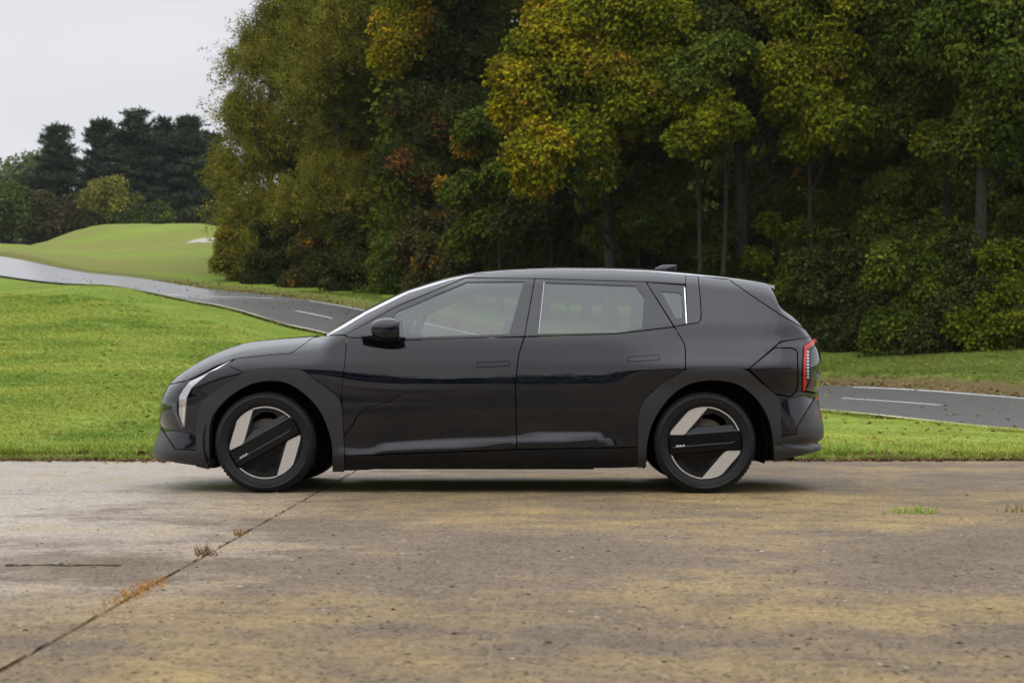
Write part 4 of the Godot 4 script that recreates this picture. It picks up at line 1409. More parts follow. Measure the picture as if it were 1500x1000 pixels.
# leaves of a crown: lumps over the given blobs [centre, radius]
func leafage(blobs: Array, origin: Vector3, count: int, pal: Array, scale: float, spots: Array, lumps: int, up_bias: float, flatten := 0.8) -> Array:
	var xf := []
	var tint := PackedColorArray()
	var area := 0.0
	for b in blobs: area += b[1] * b[1]
	for b in blobs:
		var c: Vector3 = b[0]
		var R: float = b[1]
		var share := int(count * R * R / area)
		var per := maxi(1, share / lumps)
		for l in lumps:
			var dir := rand_dir()
			dir.y = dir.y * 0.85 + 0.15
			var lc := c + dir * R * rng.randf_range(0.45, 0.85) * Vector3(1, 0.9, 1)
			var lr := R * rng.randf_range(0.15, 0.44)
			var tone := rng.randf()
			var spot := rng.randf() < 0.055 and spots.size() > 0
			for k in per:
				var q := rand_dir()
				q.y += up_bias
				q = q.normalized()
				var pos := lc + q * lr * rng.randf_range(0.45, 1.08) * Vector3(1, flatten, 1)
				var face := (q * 0.7 + Vector3.UP * 0.7 + rand_dir() * 0.3).normalized()
				var side := face.cross(rand_dir()).normalized()
				var bs := Basis(side, face, side.cross(face)).scaled(Vector3.ONE * scale * rng.randf_range(0.75, 1.3))
				xf.append(Transform3D(bs, pos - origin))
				var col := pick(b[2] if b.size() > 2 else pal, clampf(0.55 * tone + 0.45 * rng.randf(), 0, 1))
				if spot and rng.randf() < 0.7: col = spots[rng.randi() % spots.size()]
				elif spots.size() and rng.randf() < 0.018: col = spots[rng.randi() % spots.size()]
				var v := rng.randf_range(0.55, 1.4)
				tint.append(Color(col.r * v, col.g * v, col.b * v))
	return [xf, tint]

func trunk_shape(pts: Array, r0: float, r1: float, limbs: Array, seg := 10) -> ArrayMesh:
	var st := starts()
	var radii := []
	for k in pts.size():
		var t := float(k) / (pts.size() - 1)
		radii.append(lerpf(r0, r1, t) * (1.0 + 0.55 * exp(-t * 14.0)))
	tube(st, pts, radii, seg)
	for l in limbs:
		var a: Vector3 = l[0]
		var b: Vector3 = l[1]
		var r: float = l[2]
		var mid := a.lerp(b, 0.5) + Vector3(0, a.distance_to(b) * 0.08, 0) + rand_dir() * a.distance_to(b) * 0.05
		tube(st, [a, a.lerp(mid, 0.5) + rand_dir() * 0.08, mid, mid.lerp(b, 0.6) + rand_dir() * 0.1, b], [r, r * 0.8, r * 0.6, r * 0.42, r * 0.15], 6)
		# twigs
		for k in 3:
			var s := mid.lerp(b, rng.randf_range(0.0, 0.8))
			var e := s + (b - a).normalized() * rng.randf_range(0.4, 1.2) + rand_dir() * 0.7
			tube(st, [s, s.lerp(e, 0.5) + rand_dir() * 0.08, e], [r * 0.3, r * 0.2, r * 0.05], 5)
	return st.commit()

# a broad-leaved tree: base at a place on the ground, blobs given as [px, py, radius in px, depth]
func tree(called: String, label: String, category: String, group: String, px: float, d: float, r0: float, lean: float, blobs_px: Array, o: Dictionary) -> void:
	rng.seed = hash(called + label)
	var b := ground(px, d)
	b.y -= 0.1
	var t := base(called, b)
	tag(t, label, category, group)
	var blobs := []
	var top := 0.0
	for q in blobs_px:
		var dd: float = q[3] if q.size() > 3 else d + rng.randf_range(-2.0, 2.0)
		var c := at(q[0], q[1], dd)
		blobs.append([c, q[2] / F * dd * o.get("grow", 1.0)])
		if q.size() > 4: blobs[blobs.size() - 1].append(q[4])
		top = maxf(top, c.y - b.y)
	var h: float = o.get("trunk_h", top * 0.92)
	var pts := []
	var wob := Vector3(rng.randf_range(-1, 1), 0, rng.randf_range(-1, 1)) * 0.25
	for k in 8:
		var s := k / 7.0
		pts.append(Vector3(lean * h * s, h * s, 0) + wob * sin(s * 3.0) + Vector3(rng.randf_range(-0.06, 0.06), 0, rng.randf_range(-0.06, 0.06)) * h * 0.06)
	var limbs := []
	for q in blobs:
		var e: Vector3 = q[0] - b
		var s := clampf((e.y - e.length() * 0.3) / h, 0.25, 0.92)
		var k := mini(int(s * 7.0), 6)
		var a: Vector3 = pts[k].lerp(pts[k + 1], s * 7.0 - k)
		limbs.append([a, e, maxf(r0 * 0.42 * (1.1 - s), 0.03)])
	obj("trunk", trunk_shape(pts, r0, r0 * 0.25, limbs), o.get("bark", M.bark), t)
	var lf := leafage(blobs, b, o.get("count", 3000) * 3 / 2, o.pal, o.get("scale", 1.0), o.get("spots", []), o.get("lumps", 28), o.get("up", 0.25), o.get("flatten", 0.8))
	tag(multi("crown", o.get("mesh", kinds.maple), o.get("mat", M.leaf), lf[0], lf[1], t), "", "", "", "stuff")

func conifer(label: String, px: float, d: float, top_y: float, half_px: float, seedn: int) -> void:
	rng.seed = seedn
	var b := ground(px, d)
	b.y -= 0.3
	var t := base("pine_tree", b)
	tag(t, label, "tree", "dark pines on the hill")
	var h := at(px, top_y, d).y - b.y
	var R := half_px / F * d
	var pts := []
	for k in 6: pts.append(Vector3(0.15 * sin(k * 1.3), h * 0.97 * k / 5.0, 0))
	var limbs := []
	var xf := []
	var tint := PackedColorArray()
	var lev := int(h / 0.85)
	for k in lev:
		var s := float(k) / lev
		var y := h * lerpf(0.10, 0.99, s)
		var reach := R * pow(1.0 - s, 0.7) * rng.randf_range(0.62, 1.25) * 1.25 + 0.3
		var arms := 7 if s < 0.8 else 4
		var a0 := rng.randf() * TAU
		for i in arms:
			if rng.randf() < 0.12: continue
			var a := a0 + TAU * i / arms + rng.randf_range(-0.3, 0.3)
			var len := reach * rng.randf_range(0.6, 1.15)
			var e := Vector3(cos(a) * len, y + len * rng.randf_range(-0.25, 0.12), sin(a) * len)
			var s0 := Vector3(0, y, 0)
			if k % 2 == 0: limbs.append([s0, e, 0.05])
			var n := int(6 + len * 5.0)
			for m in n:
				var q := pow(rng.randf(), 0.7)
				var p := s0.lerp(e, 0.15 + 0.9 * q) + Vector3(rng.randf_range(-1, 1), rng.randf_range(-0.35, 0.45), rng.randf_range(-1, 1)) * 0.55 * (0.4 + q)
				xf.append(Transform3D(Basis.from_euler(Vector3(rng.randf_range(-0.4, 0.4), rng.randf() * TAU, rng.randf_range(-0.4, 0.4))).scaled(Vector3.ONE * rng.randf_range(0.7, 1.3)), p))
				var c := Color(0.024, 0.040, 0.020).lerp(Color(0.060, 0.082, 0.036), rng.randf())
				tint.append(c)
	obj("trunk", trunk_shape(pts, 0.32, 0.05, limbs, 8), M.bark, t)
	tag(multi("crown", kinds.pine, M.needle, xf, tint, t), "", "", "", "stuff")

func build_plants() -> void:
	kinds.maple = cluster_broad(101, 24, 0.125, 0.44, 0.55)
	kinds.beech = cluster_broad(102, 22, 0.105, 0.42, 0.35)
	kinds.shrub = cluster_broad(103, 20, 0.095, 0.34, 0.3)
	kinds.birch = cluster_strand(104, 36, 0.09, 1.6)
	kinds.pine = cluster_pine(105, 30, 0.55, 0.55)
	kinds.far = cluster_broad(106, 26, 0.30, 0.9, 0.3)
	kinds.distant = cluster_broad(107, 30, 0.42, 1.1, 0.3)
	var yellow := [Color(0.087, 0.104, 0.014), Color(0.152, 0.160, 0.017), Color(0.254, 0.217, 0.020), Color(0.377, 0.268, 0.022)]
	var yg := [Color(0.049, 0.077, 0.014), Color(0.098, 0.126, 0.017), Color(0.168, 0.175, 0.021)]
	var green := [Color(0.035, 0.061, 0.016), Color(0.057, 0.092, 0.024), Color(0.089, 0.124, 0.032)]
	var deep := [Color(0.026, 0.039, 0.013), Color(0.046, 0.062, 0.017), Color(0.072, 0.081, 0.021)]
	var olive := [Color(0.068, 0.068, 0.019), Color(0.105, 0.100, 0.024), Color(0.155, 0.132, 0.030)]
	var brown := [Color(0.047, 0.047, 0.014), Color(0.078, 0.070, 0.018), Color(0.111, 0.091, 0.021)]
	var gold := [Color(0.30, 0.17, 0.015), Color(0.26, 0.13, 0.014), Color(0.32, 0.21, 0.02)]
	var amber := [Color(0.20, 0.13, 0.02), Color(0.22, 0.15, 0.02)]
	var rust := [Color(0.16, 0.055, 0.015), Color(0.20, 0.09, 0.02)]
	yellow = [Color(0.09, 0.11, 0.006), Color(0.165, 0.168, 0.007), Color(0.27, 0.22, 0.008), Color(0.38, 0.25, 0.01)]
	olive = [Color(0.115, 0.120, 0.016), Color(0.19, 0.185, 0.022), Color(0.27, 0.24, 0.03)]
	green = [Color(0.040, 0.062, 0.008), Color(0.078, 0.104, 0.011), Color(0.128, 0.150, 0.016)]
	yg = [Color(0.062, 0.078, 0.005), Color(0.120, 0.134, 0.006), Color(0.21, 0.198, 0.009)]
	deep = [Color(0.026, 0.036, 0.008), Color(0.047, 0.058, 0.011), Color(0.078, 0.082, 0.015)]
	var g := "broad-leaved trees along the wood"
	tree("birch_tree", "leftmost drooping birch at the left end of the wood against the sky", "tree", g, 395, 86, 0.24, 0.01, [[398, 66, 58, 86], [350, 78, 26, 84], [366, 160, 55, 84], [350, 235, 48, 83], [448, -20, 60, 86], [430, 110, 66, 85], [420, 205, 70, 84], [362, 300, 50, 82], [425, 300, 62, 82], [375, 352, 40, 80], [440, 20, 70, 86]], {"pal": olive, "spots": amber, "mesh": kinds.birch, "count": 5200, "bark": M.birch_bark, "up": 0.0, "flatten": 1.25, "lumps": 20})
	tree("birch_tree", "tall drooping birch right of the leftmost birch, left of the dark beech", "tree", g, 505, 78, 0.26, -0.01, [[490, 10, 74], [472, 105, 66], [525, 85, 64], [505, 190, 74], [465, 270, 62], [540, 270, 62], [505, 40, 46, 75], [500, -10, 50, 75], [520, -60, 80], [500, 340, 55]], {"pal": olive, "spots": amber, "mesh": kinds.birch, "count": 5200, "bark": M.birch_bark, "up": 0.0, "flatten": 1.25, "lumps": 20})
	tree("beech_tree", "dark brownish beech above the bonnet between birches and yellow maple", "tree", g, 655, 70, 0.34, 0.0, [[665, 70, 74], [640, 160, 86], [705, 190, 76], [625, 245, 70], [670, -40, 95], [728, 110, 60], [690, 270, 62]], {"pal": deep, "spots": rust, "mesh": kinds.beech, "count": 6500})
	tree("maple_tree", "small yellowish maple crown at the top between the birches and the beech", "tree", g, 610, 74, 0.22, 0.0, [[590, 55, 48, 70], [620, 10, 60, 70], [570, 90, 30, 70], [640, -40, 60, 71]], {"pal": yellow, "spots": gold, "count": 1900})
	tree("maple_tree", "golden-yellow maple whose bright crown hangs above the front of the car roof", "tree", g, 893, 56, 0.20, -0.012, [[800, 95, 58, 54, yellow], [765, 160, 34, 53, yellow], [835, 35, 62, 55, yellow], [868, 125, 64, 54, yg], [790, 225, 40, 52, yellow], [905, 55, 72, 55, yg], [845, 205, 46, 53, yg], [935, 150, 50, 53, yg], [900, -35, 85, 56, yg], [785, 262, 22, 52, yellow], [752, 112, 26, 53, yellow], [975, 100, 52, 54, yg], [1000, 185, 34, 54, yg], [960, 40, 56, 54, yg], [870, 250, 28, 53, green]], {"pal": yellow, "spots": gold, "count": 8200, "lumps": 34, "grow": 1.14})
	tree("maple_tree", "shaded dark-crowned maple behind the aerial fin with a straight trunk", "tree", g, 970, 59, 0.21, 0.0, [[1010, 55, 76], [1065, 110, 66], [980, -30, 85], [1085, 25, 76], [1015, 160, 45], [1110, -35, 80], [1040, 60, 60, 54], [1075, 135, 48, 54], [1000, 120, 40, 54]], {"pal": deep, "spots": [], "count": 4600, "grow": 1.14})
	tree("maple_tree", "yellow-green maple with a thick crooked trunk above the tailgate", "tree", g, 1092, 55, 0.27, -0.03, [[1145, 112, 40, 53], [1205, 92, 52, 53], [1172, 150, 46, 53], [1250, 135, 62, 54], [1205, 20, 76], [1140, -5, 60], [1275, 190, 50]], {"pal": yg, "spots": [Color(0.2, 0.15, 0.015)], "count": 4600, "grow": 1.14})
	tree("maple_tree", "mid-green maple between the crooked trunk and the leaning trunk", "tree", g, 1327, 55, 0.24, 0.0, [[1335, 60, 78], [1302, 150, 62], [1385, 120, 68], [1350, 215, 52], [1295, -5, 78], [1385, -30, 80]], {"pal": green, "spots": [], "count": 4600, "grow": 1.14})
	tree("maple_tree", "green maple at the right edge with a long leaning trunk", "tree", g, 1440, 49, 0.21, 0.035, [[1440, 55, 76], [1500, 115, 76], [1462, 185, 56], [1415, 225, 40], [1545, 30, 88], [1440, -35, 88], [1530, 200, 60]], {"pal": green, "spots": [], "count": 5200, "grow": 1.14})
	# younger trees under the big crowns
	var y := [[800, 300, "thin young tree under the golden maple, left of its trunk"], [860, 335, "low bushy sapling under the golden maple, just left of its trunk"], [930, 320, "young tree between the golden maple trunk and the next straight trunk"], [1022, 290, "slender dark-stemmed young tree left of the crooked trunk"], [1052, 330, "pale-stemmed young tree close left of the crooked trunk"], [1140, 300, "leafy young tree right of the crooked trunk"], [1195, 340, "slim straight young tree whose bare stem stands above the tail of the car"], [1262, 290, "young tree midway between crooked trunk and the mid-green maple"], [1305, 345, "low bushy young tree left of the mid-green maple trunk"], [1386, 300, "slim young tree left of the leaning trunk"], [1490, 330, "young tree at the right edge beside the leaning trunk"], [735, 320, "young tree below the gap between beech and golden maple"]]
	var n := 0
	for a in y:
		n += 1
		var d := 57.0 + (n * 7 % 5)
		if a[0] > 1280: d -= 5
		var high: bool = a[0] in [1022, 1052, 1386, 1195]
		if high:
			var hx: float = a[0]
			tree("young_tree", a[2], "tree", "young trees under the wood canopy", hx, 53.0, 0.09, 0.01 * ((n % 3) - 1), [[hx, 150, 46], [hx - 34, 118, 40], [hx + 34, 180, 34], [hx + 8, 85, 48], [hx - 20, 205, 22]], {"pal": [green, yg, green][n % 3], "count": 1600, "lumps": 14})
			continue
		tree("young_tree", a[2], "tree", "young trees under the wood canopy", a[0], d, 0.085 + 0.03 * (n % 3), 0.02 * ((n % 3) - 1), [[a[0], a[1], 52], [a[0] - 40, a[1] + 34, 40], [a[0] + 42, a[1] + 20, 42], [a[0] + 16, a[1] - 62, 46], [a[0] - 22, a[1] - 120, 42], [a[0] + 52, a[1] - 70, 30], [a[0] - 60, a[1] - 40, 30]], {"pal": [green, deep, green][n % 3], "spots": gold if n % 4 == 0 else [], "count": 2500, "lumps": 14})
	# shrubs along the front of the wood
	var sh := [[352, 372, 26, 80, "olive", "reddish-brown small bush at the far left foot of the wood"], [398, 388, 30, 78, "deep", "dark rounded bush at the foot of the leftmost birch"], [452, 396, 36, 75, "brown", "brownish bush at the foot of the wood, third from the left"], [515, 398, 42, 71, "deep", "dark green bush at the foot of the second birch"], [575, 400, 44, 69, "green", "green bush right below the second birch, left of the windscreen"], [632, 380, 44, 67, "brown", "rusty brown bush above the windscreen"], [695, 368, 42, 65, "rust", "bush with red and yellow leaves above the front of the roof"], [765, 372, 42, 63, "green", "green bush above the front half of the roof"], [835, 375, 44, 61, "deep", "dark green bush above the middle of the roof"], [905, 372, 44, 60, "deep", "dark bush right of the roof middle, left of the aerial fin"], [975, 368, 44, 59, "deep", "dark bush behind the aerial fin"], [1045, 372, 46, 58, "green", "bush above the roof spoiler"], [1112, 400, 50, 55, "deep", "dark bush behind the spoiler tip"], [1160, 418, 46, 53, "light", "lighter green bush just right of the spoiler"], [1218, 440, 52, 51, "deep", "dark bush beside the tail lamp, right of the car"], [1282, 445, 52, 50, "deep", "dark bush second from the car tail along the verge"], [1345, 452, 52, 48, "green", "green bush midway along the verge right of the car"], [1412, 455, 52, 47, "deep", "dark bush second from the right edge along the verge"], [1475, 452, 56, 46, "light", "yellowish-green bush at the right edge of the verge"]]
	var pals := {"olive": olive, "deep": deep, "brown": brown, "green": green, "light": yg.map(func(c): return Color(c.r * 0.72, c.g * 0.8, c.b)), "rust": brown}
	for a in sh:
		var r: float = a[2]
		rng.seed = int(a[0])
		var bl := [[a[0], a[1], r * 0.8, a[3]]]
		for k in 9:
			bl.append([a[0] + rng.randf_range(-1.2, 1.2) * r, a[1] + rng.randf_range(-1.15, 1.1) * r, r * rng.randf_range(0.25, 0.62), a[3] + rng.randf_range(-1.0, 1.6)])
		for k in 4:
			bl.append([a[0] + rng.randf_range(-0.9, 0.9) * r, a[1] - rng.randf_range(1.0, 1.9) * r, r * rng.randf_range(0.15, 0.34), a[3] + rng.randf_range(0.0, 2.2)])
			bl.append([a[0] + rng.randf_range(-1.2, 1.2) * r, a[1] + rng.randf_range(0.7, 1.15) * r, r * rng.randf_range(0.3, 0.5), a[3] - 0.6])
		tree("bush", a[5], "bush", "bushes along the foot of the wood", a[0], a[3] + 1.0, 0.05, 0.0, bl, {"pal": pals[a[4]], "spots": rust + gold if a[4] in ["rust", "brown", "olive"] else [], "mesh": kinds.shrub, "count": 1900, "lumps": 8, "trunk_h": 1.2})
	# the depth of the wood behind the trees one can tell apart
	rng.seed = 4242
	var xf := []
	var tint := PackedColorArray()
	for k in 21000:
		var d := rng.randf_range(70, 104)
		var px := rng.randf_range(430, 1900)
		if px < 560: d = maxf(d, 88.0)
		var x := (px - 750.0) / F * d
		var yy := height(x, d) + 0.2 + 20.0 * pow(rng.randf(), 1.25)
		xf.append(Transform3D(Basis.from_euler(Vector3(rng.randf_range(-0.5, 0.5), rng.randf() * TAU, rng.randf_range(-0.5, 0.5))).scaled(Vector3.ONE * rng.randf_range(0.7, 1.3)), Vector3(x, yy, -d)))
		tint.append(pick(green, rng.randf()).lerp(pick(yg, rng.randf()), 0.5 * rng.randf()))
	tag(multi("wood", kinds.far, M.leaf, xf, tint, self), "", "", "", "stuff")
	# hill trees at the left
	conifer("pointed dark pine standing apart at the left", 80, 192, 178, 44, 11)
	conifer("broad pine left of the tallest pine, its crown joining it", 146, 200, 170, 46, 12)
	conifer("tallest dark pine in the middle of the hilltop pines", 196, 196, 152, 58, 13)
	conifer("slim pine just right of the tallest pine", 240, 204, 168, 40, 14)
	conifer("rightmost hilltop pine beside the birch wood", 274, 198, 164, 50, 15)
	conifer("low pine mostly hidden by the leftmost birch", 312, 206, 190, 44, 16)
	var hill := [[20, 300, 40, "green", "green bushy tree at the far left edge of the hill"], [62, 308, 34, "brown", "brownish tree below the pointed pine"], [112, 312, 30, "brown", "russet tree between the pointed pine and the light bush"], [150, 288, 32, "olive", "light olive tree in front of the broad pine"], [178, 308, 28, "light", "pale green round bush at the hill crest"], [232, 318, 18, "green", "small dark bush at the crest under the pines"], [285, 318, 20, "deep", "dark bush at the crest beside the birch wood"], [-40, 290, 45, "green", "green tree beyond the left edge of the hill"]]
	for a in hill:
		var r: float = a[2]
		tree("hill_tree", a[4], "tree", "broad-leaved trees on the hill", a[0], 184, 0.15, 0.0, [[a[0], a[1], r, 182], [a[0] - r * 0.6, a[1] + r * 0.5, r * 0.7, 181], [a[0] + r * 0.6, a[1] + r * 0.5, r * 0.7, 181]], {"pal": pals[a[3]].map(func(c): return Color(c.r * 1.05, c.g * 1.05, c.b * 1.0 + 0.012)), "mesh": kinds.beech, "count": 900, "scale": 2.3, "lumps": 12})  # blue added to the leaf colours: distance haze painted in
	xf = []
	tint = PackedColorArray()
	for k in 11000:
		var d := rng.randf_range(290, 325)
		var px := rng.randf_range(-700, 420)
		var x := (px - 750.0) / F * d
		var lim := (23.5 if px < 62 else 15.0) + 2.0 * sin(px * 0.05) + 1.5 * sin(px * 0.13 + 1.0)
		var yy := height(x, d) + rng.randf_range(0.0, 1.0) * lim
		xf.append(Transform3D(Basis.from_euler(Vector3(rng.randf_range(-0.5, 0.5), rng.randf() * TAU, 0)).scaled(Vector3.ONE * rng.randf_range(1.4, 2.6)), Vector3(x, yy, -d)))
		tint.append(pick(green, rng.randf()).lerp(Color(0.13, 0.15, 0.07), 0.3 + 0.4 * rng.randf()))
	tag(multi("far_wood", kinds.distant, M.leaf, xf, tint, self), "", "", "", "stuff")
	# woods behind the photographer, which the doors mirror
	xf = []
	tint = PackedColorArray()
	for k in 11000:
		var a := rng.randf_range(-1.35, 1.35)
		var rr := rng.randf_range(150, 175)
		var lim := 16.0 + 3.0 * sin(a * 21.0) + 2.0 * sin(a * 47.0 + 2.0)
		xf.append(Transform3D(Basis.from_euler(Vector3(rng.randf_range(-0.5, 0.5), rng.randf() * TAU, 0)).scaled(Vector3.ONE * rng.randf_range(1.6, 2.6)), Vector3(sin(a) * rr, rng.randf() * lim, cos(a) * rr)))
		tint.append(pick(deep, rng.randf()))
	tag(multi("opposite_wood", kinds.far, M.leaf, xf, tint, self), "", "", "", "stuff")

# ---------------------------------------------------------------- grass, litter, debris
func tuft(s: int, n: int, h: float, spread: float) -> ArrayMesh:
	rng.seed = s
	var st := starts()
	for k in n:
		var p := Vector3(rng.randf_range(-1, 1), 0, rng.randf_range(-1, 1)) * spread
		var a := rng.randf() * TAU
		var lean := Vector3(cos(a), 0, sin(a)) * rng.randf_range(0.3, 1.3)
		var hh := h * rng.randf_range(0.55, 1.15)
		var w := Vector3(-sin(a), 0, cos(a)) * 0.0035
		var mid := p + Vector3.UP * hh * 0.6 + lean * hh * 0.3
		var tip := p + Vector3.UP * hh * 0.95 + lean * hh * 0.85
		var v := rng.randf_range(0.75, 1.25)
		for t in [[p - w, p + w, mid + w * 0.8], [p - w, mid + w * 0.8, mid - w * 0.8], [mid - w * 0.8, mid + w * 0.8, tip]]:
			var nn: Vector3 = (t[2] - t[0]).cross(t[1] - t[0]).normalized()
			for q in t:
				st.set_color(Color(v, v, v))
				st.set_normal(nn)
				st.add_vertex(q)
	return st.commit()

func build_small() -> void:
	var near := tuft(301, 11, 0.075, 0.06)
	var xf := []
	var tint := PackedColorArray()
	rng.seed = 777
	var nz := smooth_noise(55, 0.25, 3)
	var nz_big := smooth_noise(56, 0.09, 3)
	# depth chosen so that the tufts thin out with distance
	for k in 190000:
		var u := rng.randf()
		var d := 16.25 * pow(70.0 / 16.25, pow(u, 1.15))
		var px := rng.randf_range(-60, 1560)
		if px > 560 and d > 47: continue
		var x := (px - 750.0) / F * d
		var edge_n := 0.26 * nz.get_noise_2d(x * 6.0, 3.0) + 0.05 * sin(x * 9.0)
		if d < 16.28 + edge_n: continue
		var rs := road_side(x, d) if d > 21.0 or px > 1250 else -5.0
		if rs > -0.25 and rs < ROAD_W + 1.7: continue
		if rs >= ROAD_W + 1.5 and rng.randf() > smoothstep(ROAD_W + 1.2, ROAD_W + 2.6, rs): continue
		if px > 1000 and rs > ROAD_W + 14.0: continue
		var s := rng.randf_range(0.55, 1.15) * lerpf(1.0, 1.9, clampf((d - 18.0) / 40.0, 0, 1))
		s *= 0.85 + 0.5 * nz.get_noise_2d(x * 2.0, d * 2.0)
		if d < 17.4: s *= 1.25
		if rs < 0.0 and rs > -4.0 and d > 19.0: s *= 0.4
		xf.append(Transform3D(Basis.from_euler(Vector3(rng.randf_range(-0.2, 0.2), rng.randf() * TAU, rng.randf_range(-0.2, 0.2))).scaled(Vector3(s, s * lerpf(0.95, 0.5, smoothstep(16.6, 20.0, d)), s)), Vector3(x, height(x, d) + 0.005 + 0.03 * smoothstep(16.0, 17.2, d), -d)))
		var v := clampf(0.55 + 1.0 * nz.get_noise_2d(x, d) + 1.0 * nz_big.get_noise_2d(x, d) + rng.randf_range(-0.2, 0.2), 0, 1)
		var c := Color(0.180, 0.275, 0.026).lerp(Color(0.385, 0.435, 0.070), v)
		if rng.randf() < 0.04: c = Color(0.33, 0.30, 0.10)
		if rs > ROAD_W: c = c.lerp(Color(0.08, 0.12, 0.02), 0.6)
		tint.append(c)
	for k in 3200:
		var x := rng.randf_range(-5.4, 5.4)
		var g := nz.get_noise_2d(x * 5.0, 71.0) + 0.5 * nz.get_noise_2d(x * 23.0, 11.0)
		var d := 16.12 - 0.34 * maxf(g, 0.0) * rng.randf() + absf(rng.randfn(0.0, 0.07))
		if g < -0.12 and rng.randf() < 0.7: continue
		var s := rng.randf_range(0.35, 1.0)
		xf.append(Transform3D(Basis.from_euler(Vector3(rng.randf_range(-0.3, 0.3), rng.randf() * TAU, rng.randf_range(-0.3, 0.3))).scaled(Vector3(s, s * 0.8, s)), Vector3(x, 0.0, -d)))
		tint.append(Color(0.13, 0.21, 0.018).lerp(Color(0.33, 0.35, 0.07), rng.randf()) if rng.randf() < 0.8 else Color(0.30, 0.22, 0.09))
	tag(multi("grass", near, M.blade, xf, tint, self), "", "", "", "stuff")

	# leaf litter on the verges and the grass
	var st := starts()
	rng.seed = 31
	leaf_into(st, Vector3(-0.5, 0, 0), Vector3.RIGHT, Vector3.UP, 1.0, 0.75, 0.16, 1.0)
	leaf_into(st, Vector3(-0.2, 0.02, 0), Vector3(0.5, 0, 0.8).normalized(), Vector3.UP, 0.65, 0.4, 0.1, 0.85)
	leaf_into(st, Vector3(-0.2, 0.02, 0), Vector3(0.5, 0, -0.8).normalized(), Vector3.UP, 0.65, 0.4, 0.12, 0.9)
	var dead := st.commit()
	xf = []
	tint = PackedColorArray()
	var browns := [Color(0.17, 0.085, 0.03), Color(0.26, 0.15, 0.06), Color(0.32, 0.19, 0.06), Color(0.12, 0.06, 0.025), Color(0.36, 0.26, 0.10)]
	for k in 9000:
		var i := rng.randi_range(30, road_c.size() - 1)
		if road_c[i].y > 75: continue
		var across := ROAD_W + absf(rng.randfn(0.0, 0.9)) if rng.randf() < 0.8 else ROAD_W + rng.randf_range(0, 9)
		if rng.randf() < 0.08: across = rng.randf_range(-1.0, ROAD_W)
		var p := road_at(i, across, 0.012)
		p += Vector3(rng.randf_range(-0.4, 0.4), 0, 0)
		if across > ROAD_W + 1.2: p.y += 0.05
		xf.append(Transform3D(Basis.from_euler(Vector3(rng.randf_range(-0.4, 0.4), rng.randf() * TAU, rng.randf_range(-0.4, 0.4))).scaled(Vector3.ONE * rng.randf_range(0.04, 0.11)), p))
		tint.append(browns[rng.randi() % 5])
	for k in 800:
		var d := 16.3 + pow(rng.randf(), 2.2) * 26.0
		var px := rng.randf_range(-40, 1540)
		var x := (px - 750.0) / F * d
		var rs := road_side(x, d)
		if rs > -0.2: continue
		xf.append(Transform3D(Basis.from_euler(Vector3(rng.randf_range(-0.5, 0.5), rng.randf() * TAU, rng.randf_range(-0.5, 0.5))).scaled(Vector3.ONE * rng.randf_range(0.04, 0.09)), Vector3(x, height(x, d) + 0.06, -d)))
		tint.append(browns[rng.randi() % 5])
	# dry bits along the foot of the grass edge
	for k in 5200:
		var x := rng.randf_range(-5.4, 5.4)
		var d := 16.04 + absf(rng.randfn(0.0, 0.13)) * (0.7 if rng.randf() < 0.35 else -1.0 - 0.9 * nz.get_noise_2d(x * 4.0, 5.0))
		xf.append(Transform3D(Basis.from_euler(Vector3(rng.randf_range(-0.4, 0.4), rng.randf() * TAU, rng.randf_range(-0.4, 0.4))).scaled(Vector3.ONE * rng.randf_range(0.014, 0.055)), Vector3(x, 0.010, -d)))
		tint.append(browns[rng.randi() % 5].lerp(Color(0.05, 0.035, 0.02), 0.5))
	tag(multi("leaf_litter", dead, M.litter, xf, tint, self), "", "", "", "stuff")

	# single fallen leaves that show along the grass edge
	var spots := [[1185, 669.5, 0.14, "curled tan leaf under the rear bumper at the grass edge"], [1229, 669.5, 0.17, "large curled brown leaf right of the rear bumper at the grass edge"], [1257, 669.8, 0.12, "pale dry leaf second right of the rear bumper"], [1302, 670, 0.12, "whitish dry leaf lying flat at the grass edge right of the car"], [1408, 671, 0.10, "rust-brown leaf among the grass edge toward the right"], [1484, 670, 0.13, "orange-brown leaf at the right end of the grass edge"], [24, 671, 0.14, "tan leaf at the far left of the grass edge"], [177, 671, 0.13, "upright tan leaf at the grass edge left of the front bumper"], [207, 672, 0.11, "small brown leaf nearest the front bumper at the grass edge"]]
	for a in spots:
		rng.seed = int(a[0])
		var d: float = EYE * F / (a[1] - 500.0 - HORIZON)
		var p := at(a[0], a[1], d)
		p.y = 0.03
		var s: float = a[2]
		st = starts()
		var pts := []
		for k in 9:
			var an := TAU * k / 9
			var rr := 0.5 * s * (1.0 if k % 2 == 0 else 0.72) * (1.25 if k == 0 else 1.0)
			pts.append(Vector3(cos(an) * rr, 0.12 * s * absf(sin(an)) + rng.randf_range(0.0, 0.16) * s, sin(an) * rr))
		for k in 9:
			flat(st, Vector3(0, 0.0, 0), pts[k], pts[(k + 1) % 9], Vector3.UP)
		tube(st, [Vector3(s * 0.5, 0.08 * s, 0), Vector3(s * 0.75, 0.1 * s, 0.05 * s), Vector3(s * 0.95, 0.18 * s, 0.02 * s)], [0.002, 0.0016, 0.001], 5)
		var lm := StandardMaterial3D.new()
		lm.albedo_color = lin(0.36, 0.23, 0.11) if not "whitish" in a[3] and not "pale" in a[3] else lin(0.5, 0.4, 0.27)
		if "rust" in a[3] or "orange" in a[3]: lm.albedo_color = lin(0.34, 0.15, 0.05)
		lm.roughness = 0.8
		var o := obj("fallen_leaf", st.commit(), lm)
		o.position = p
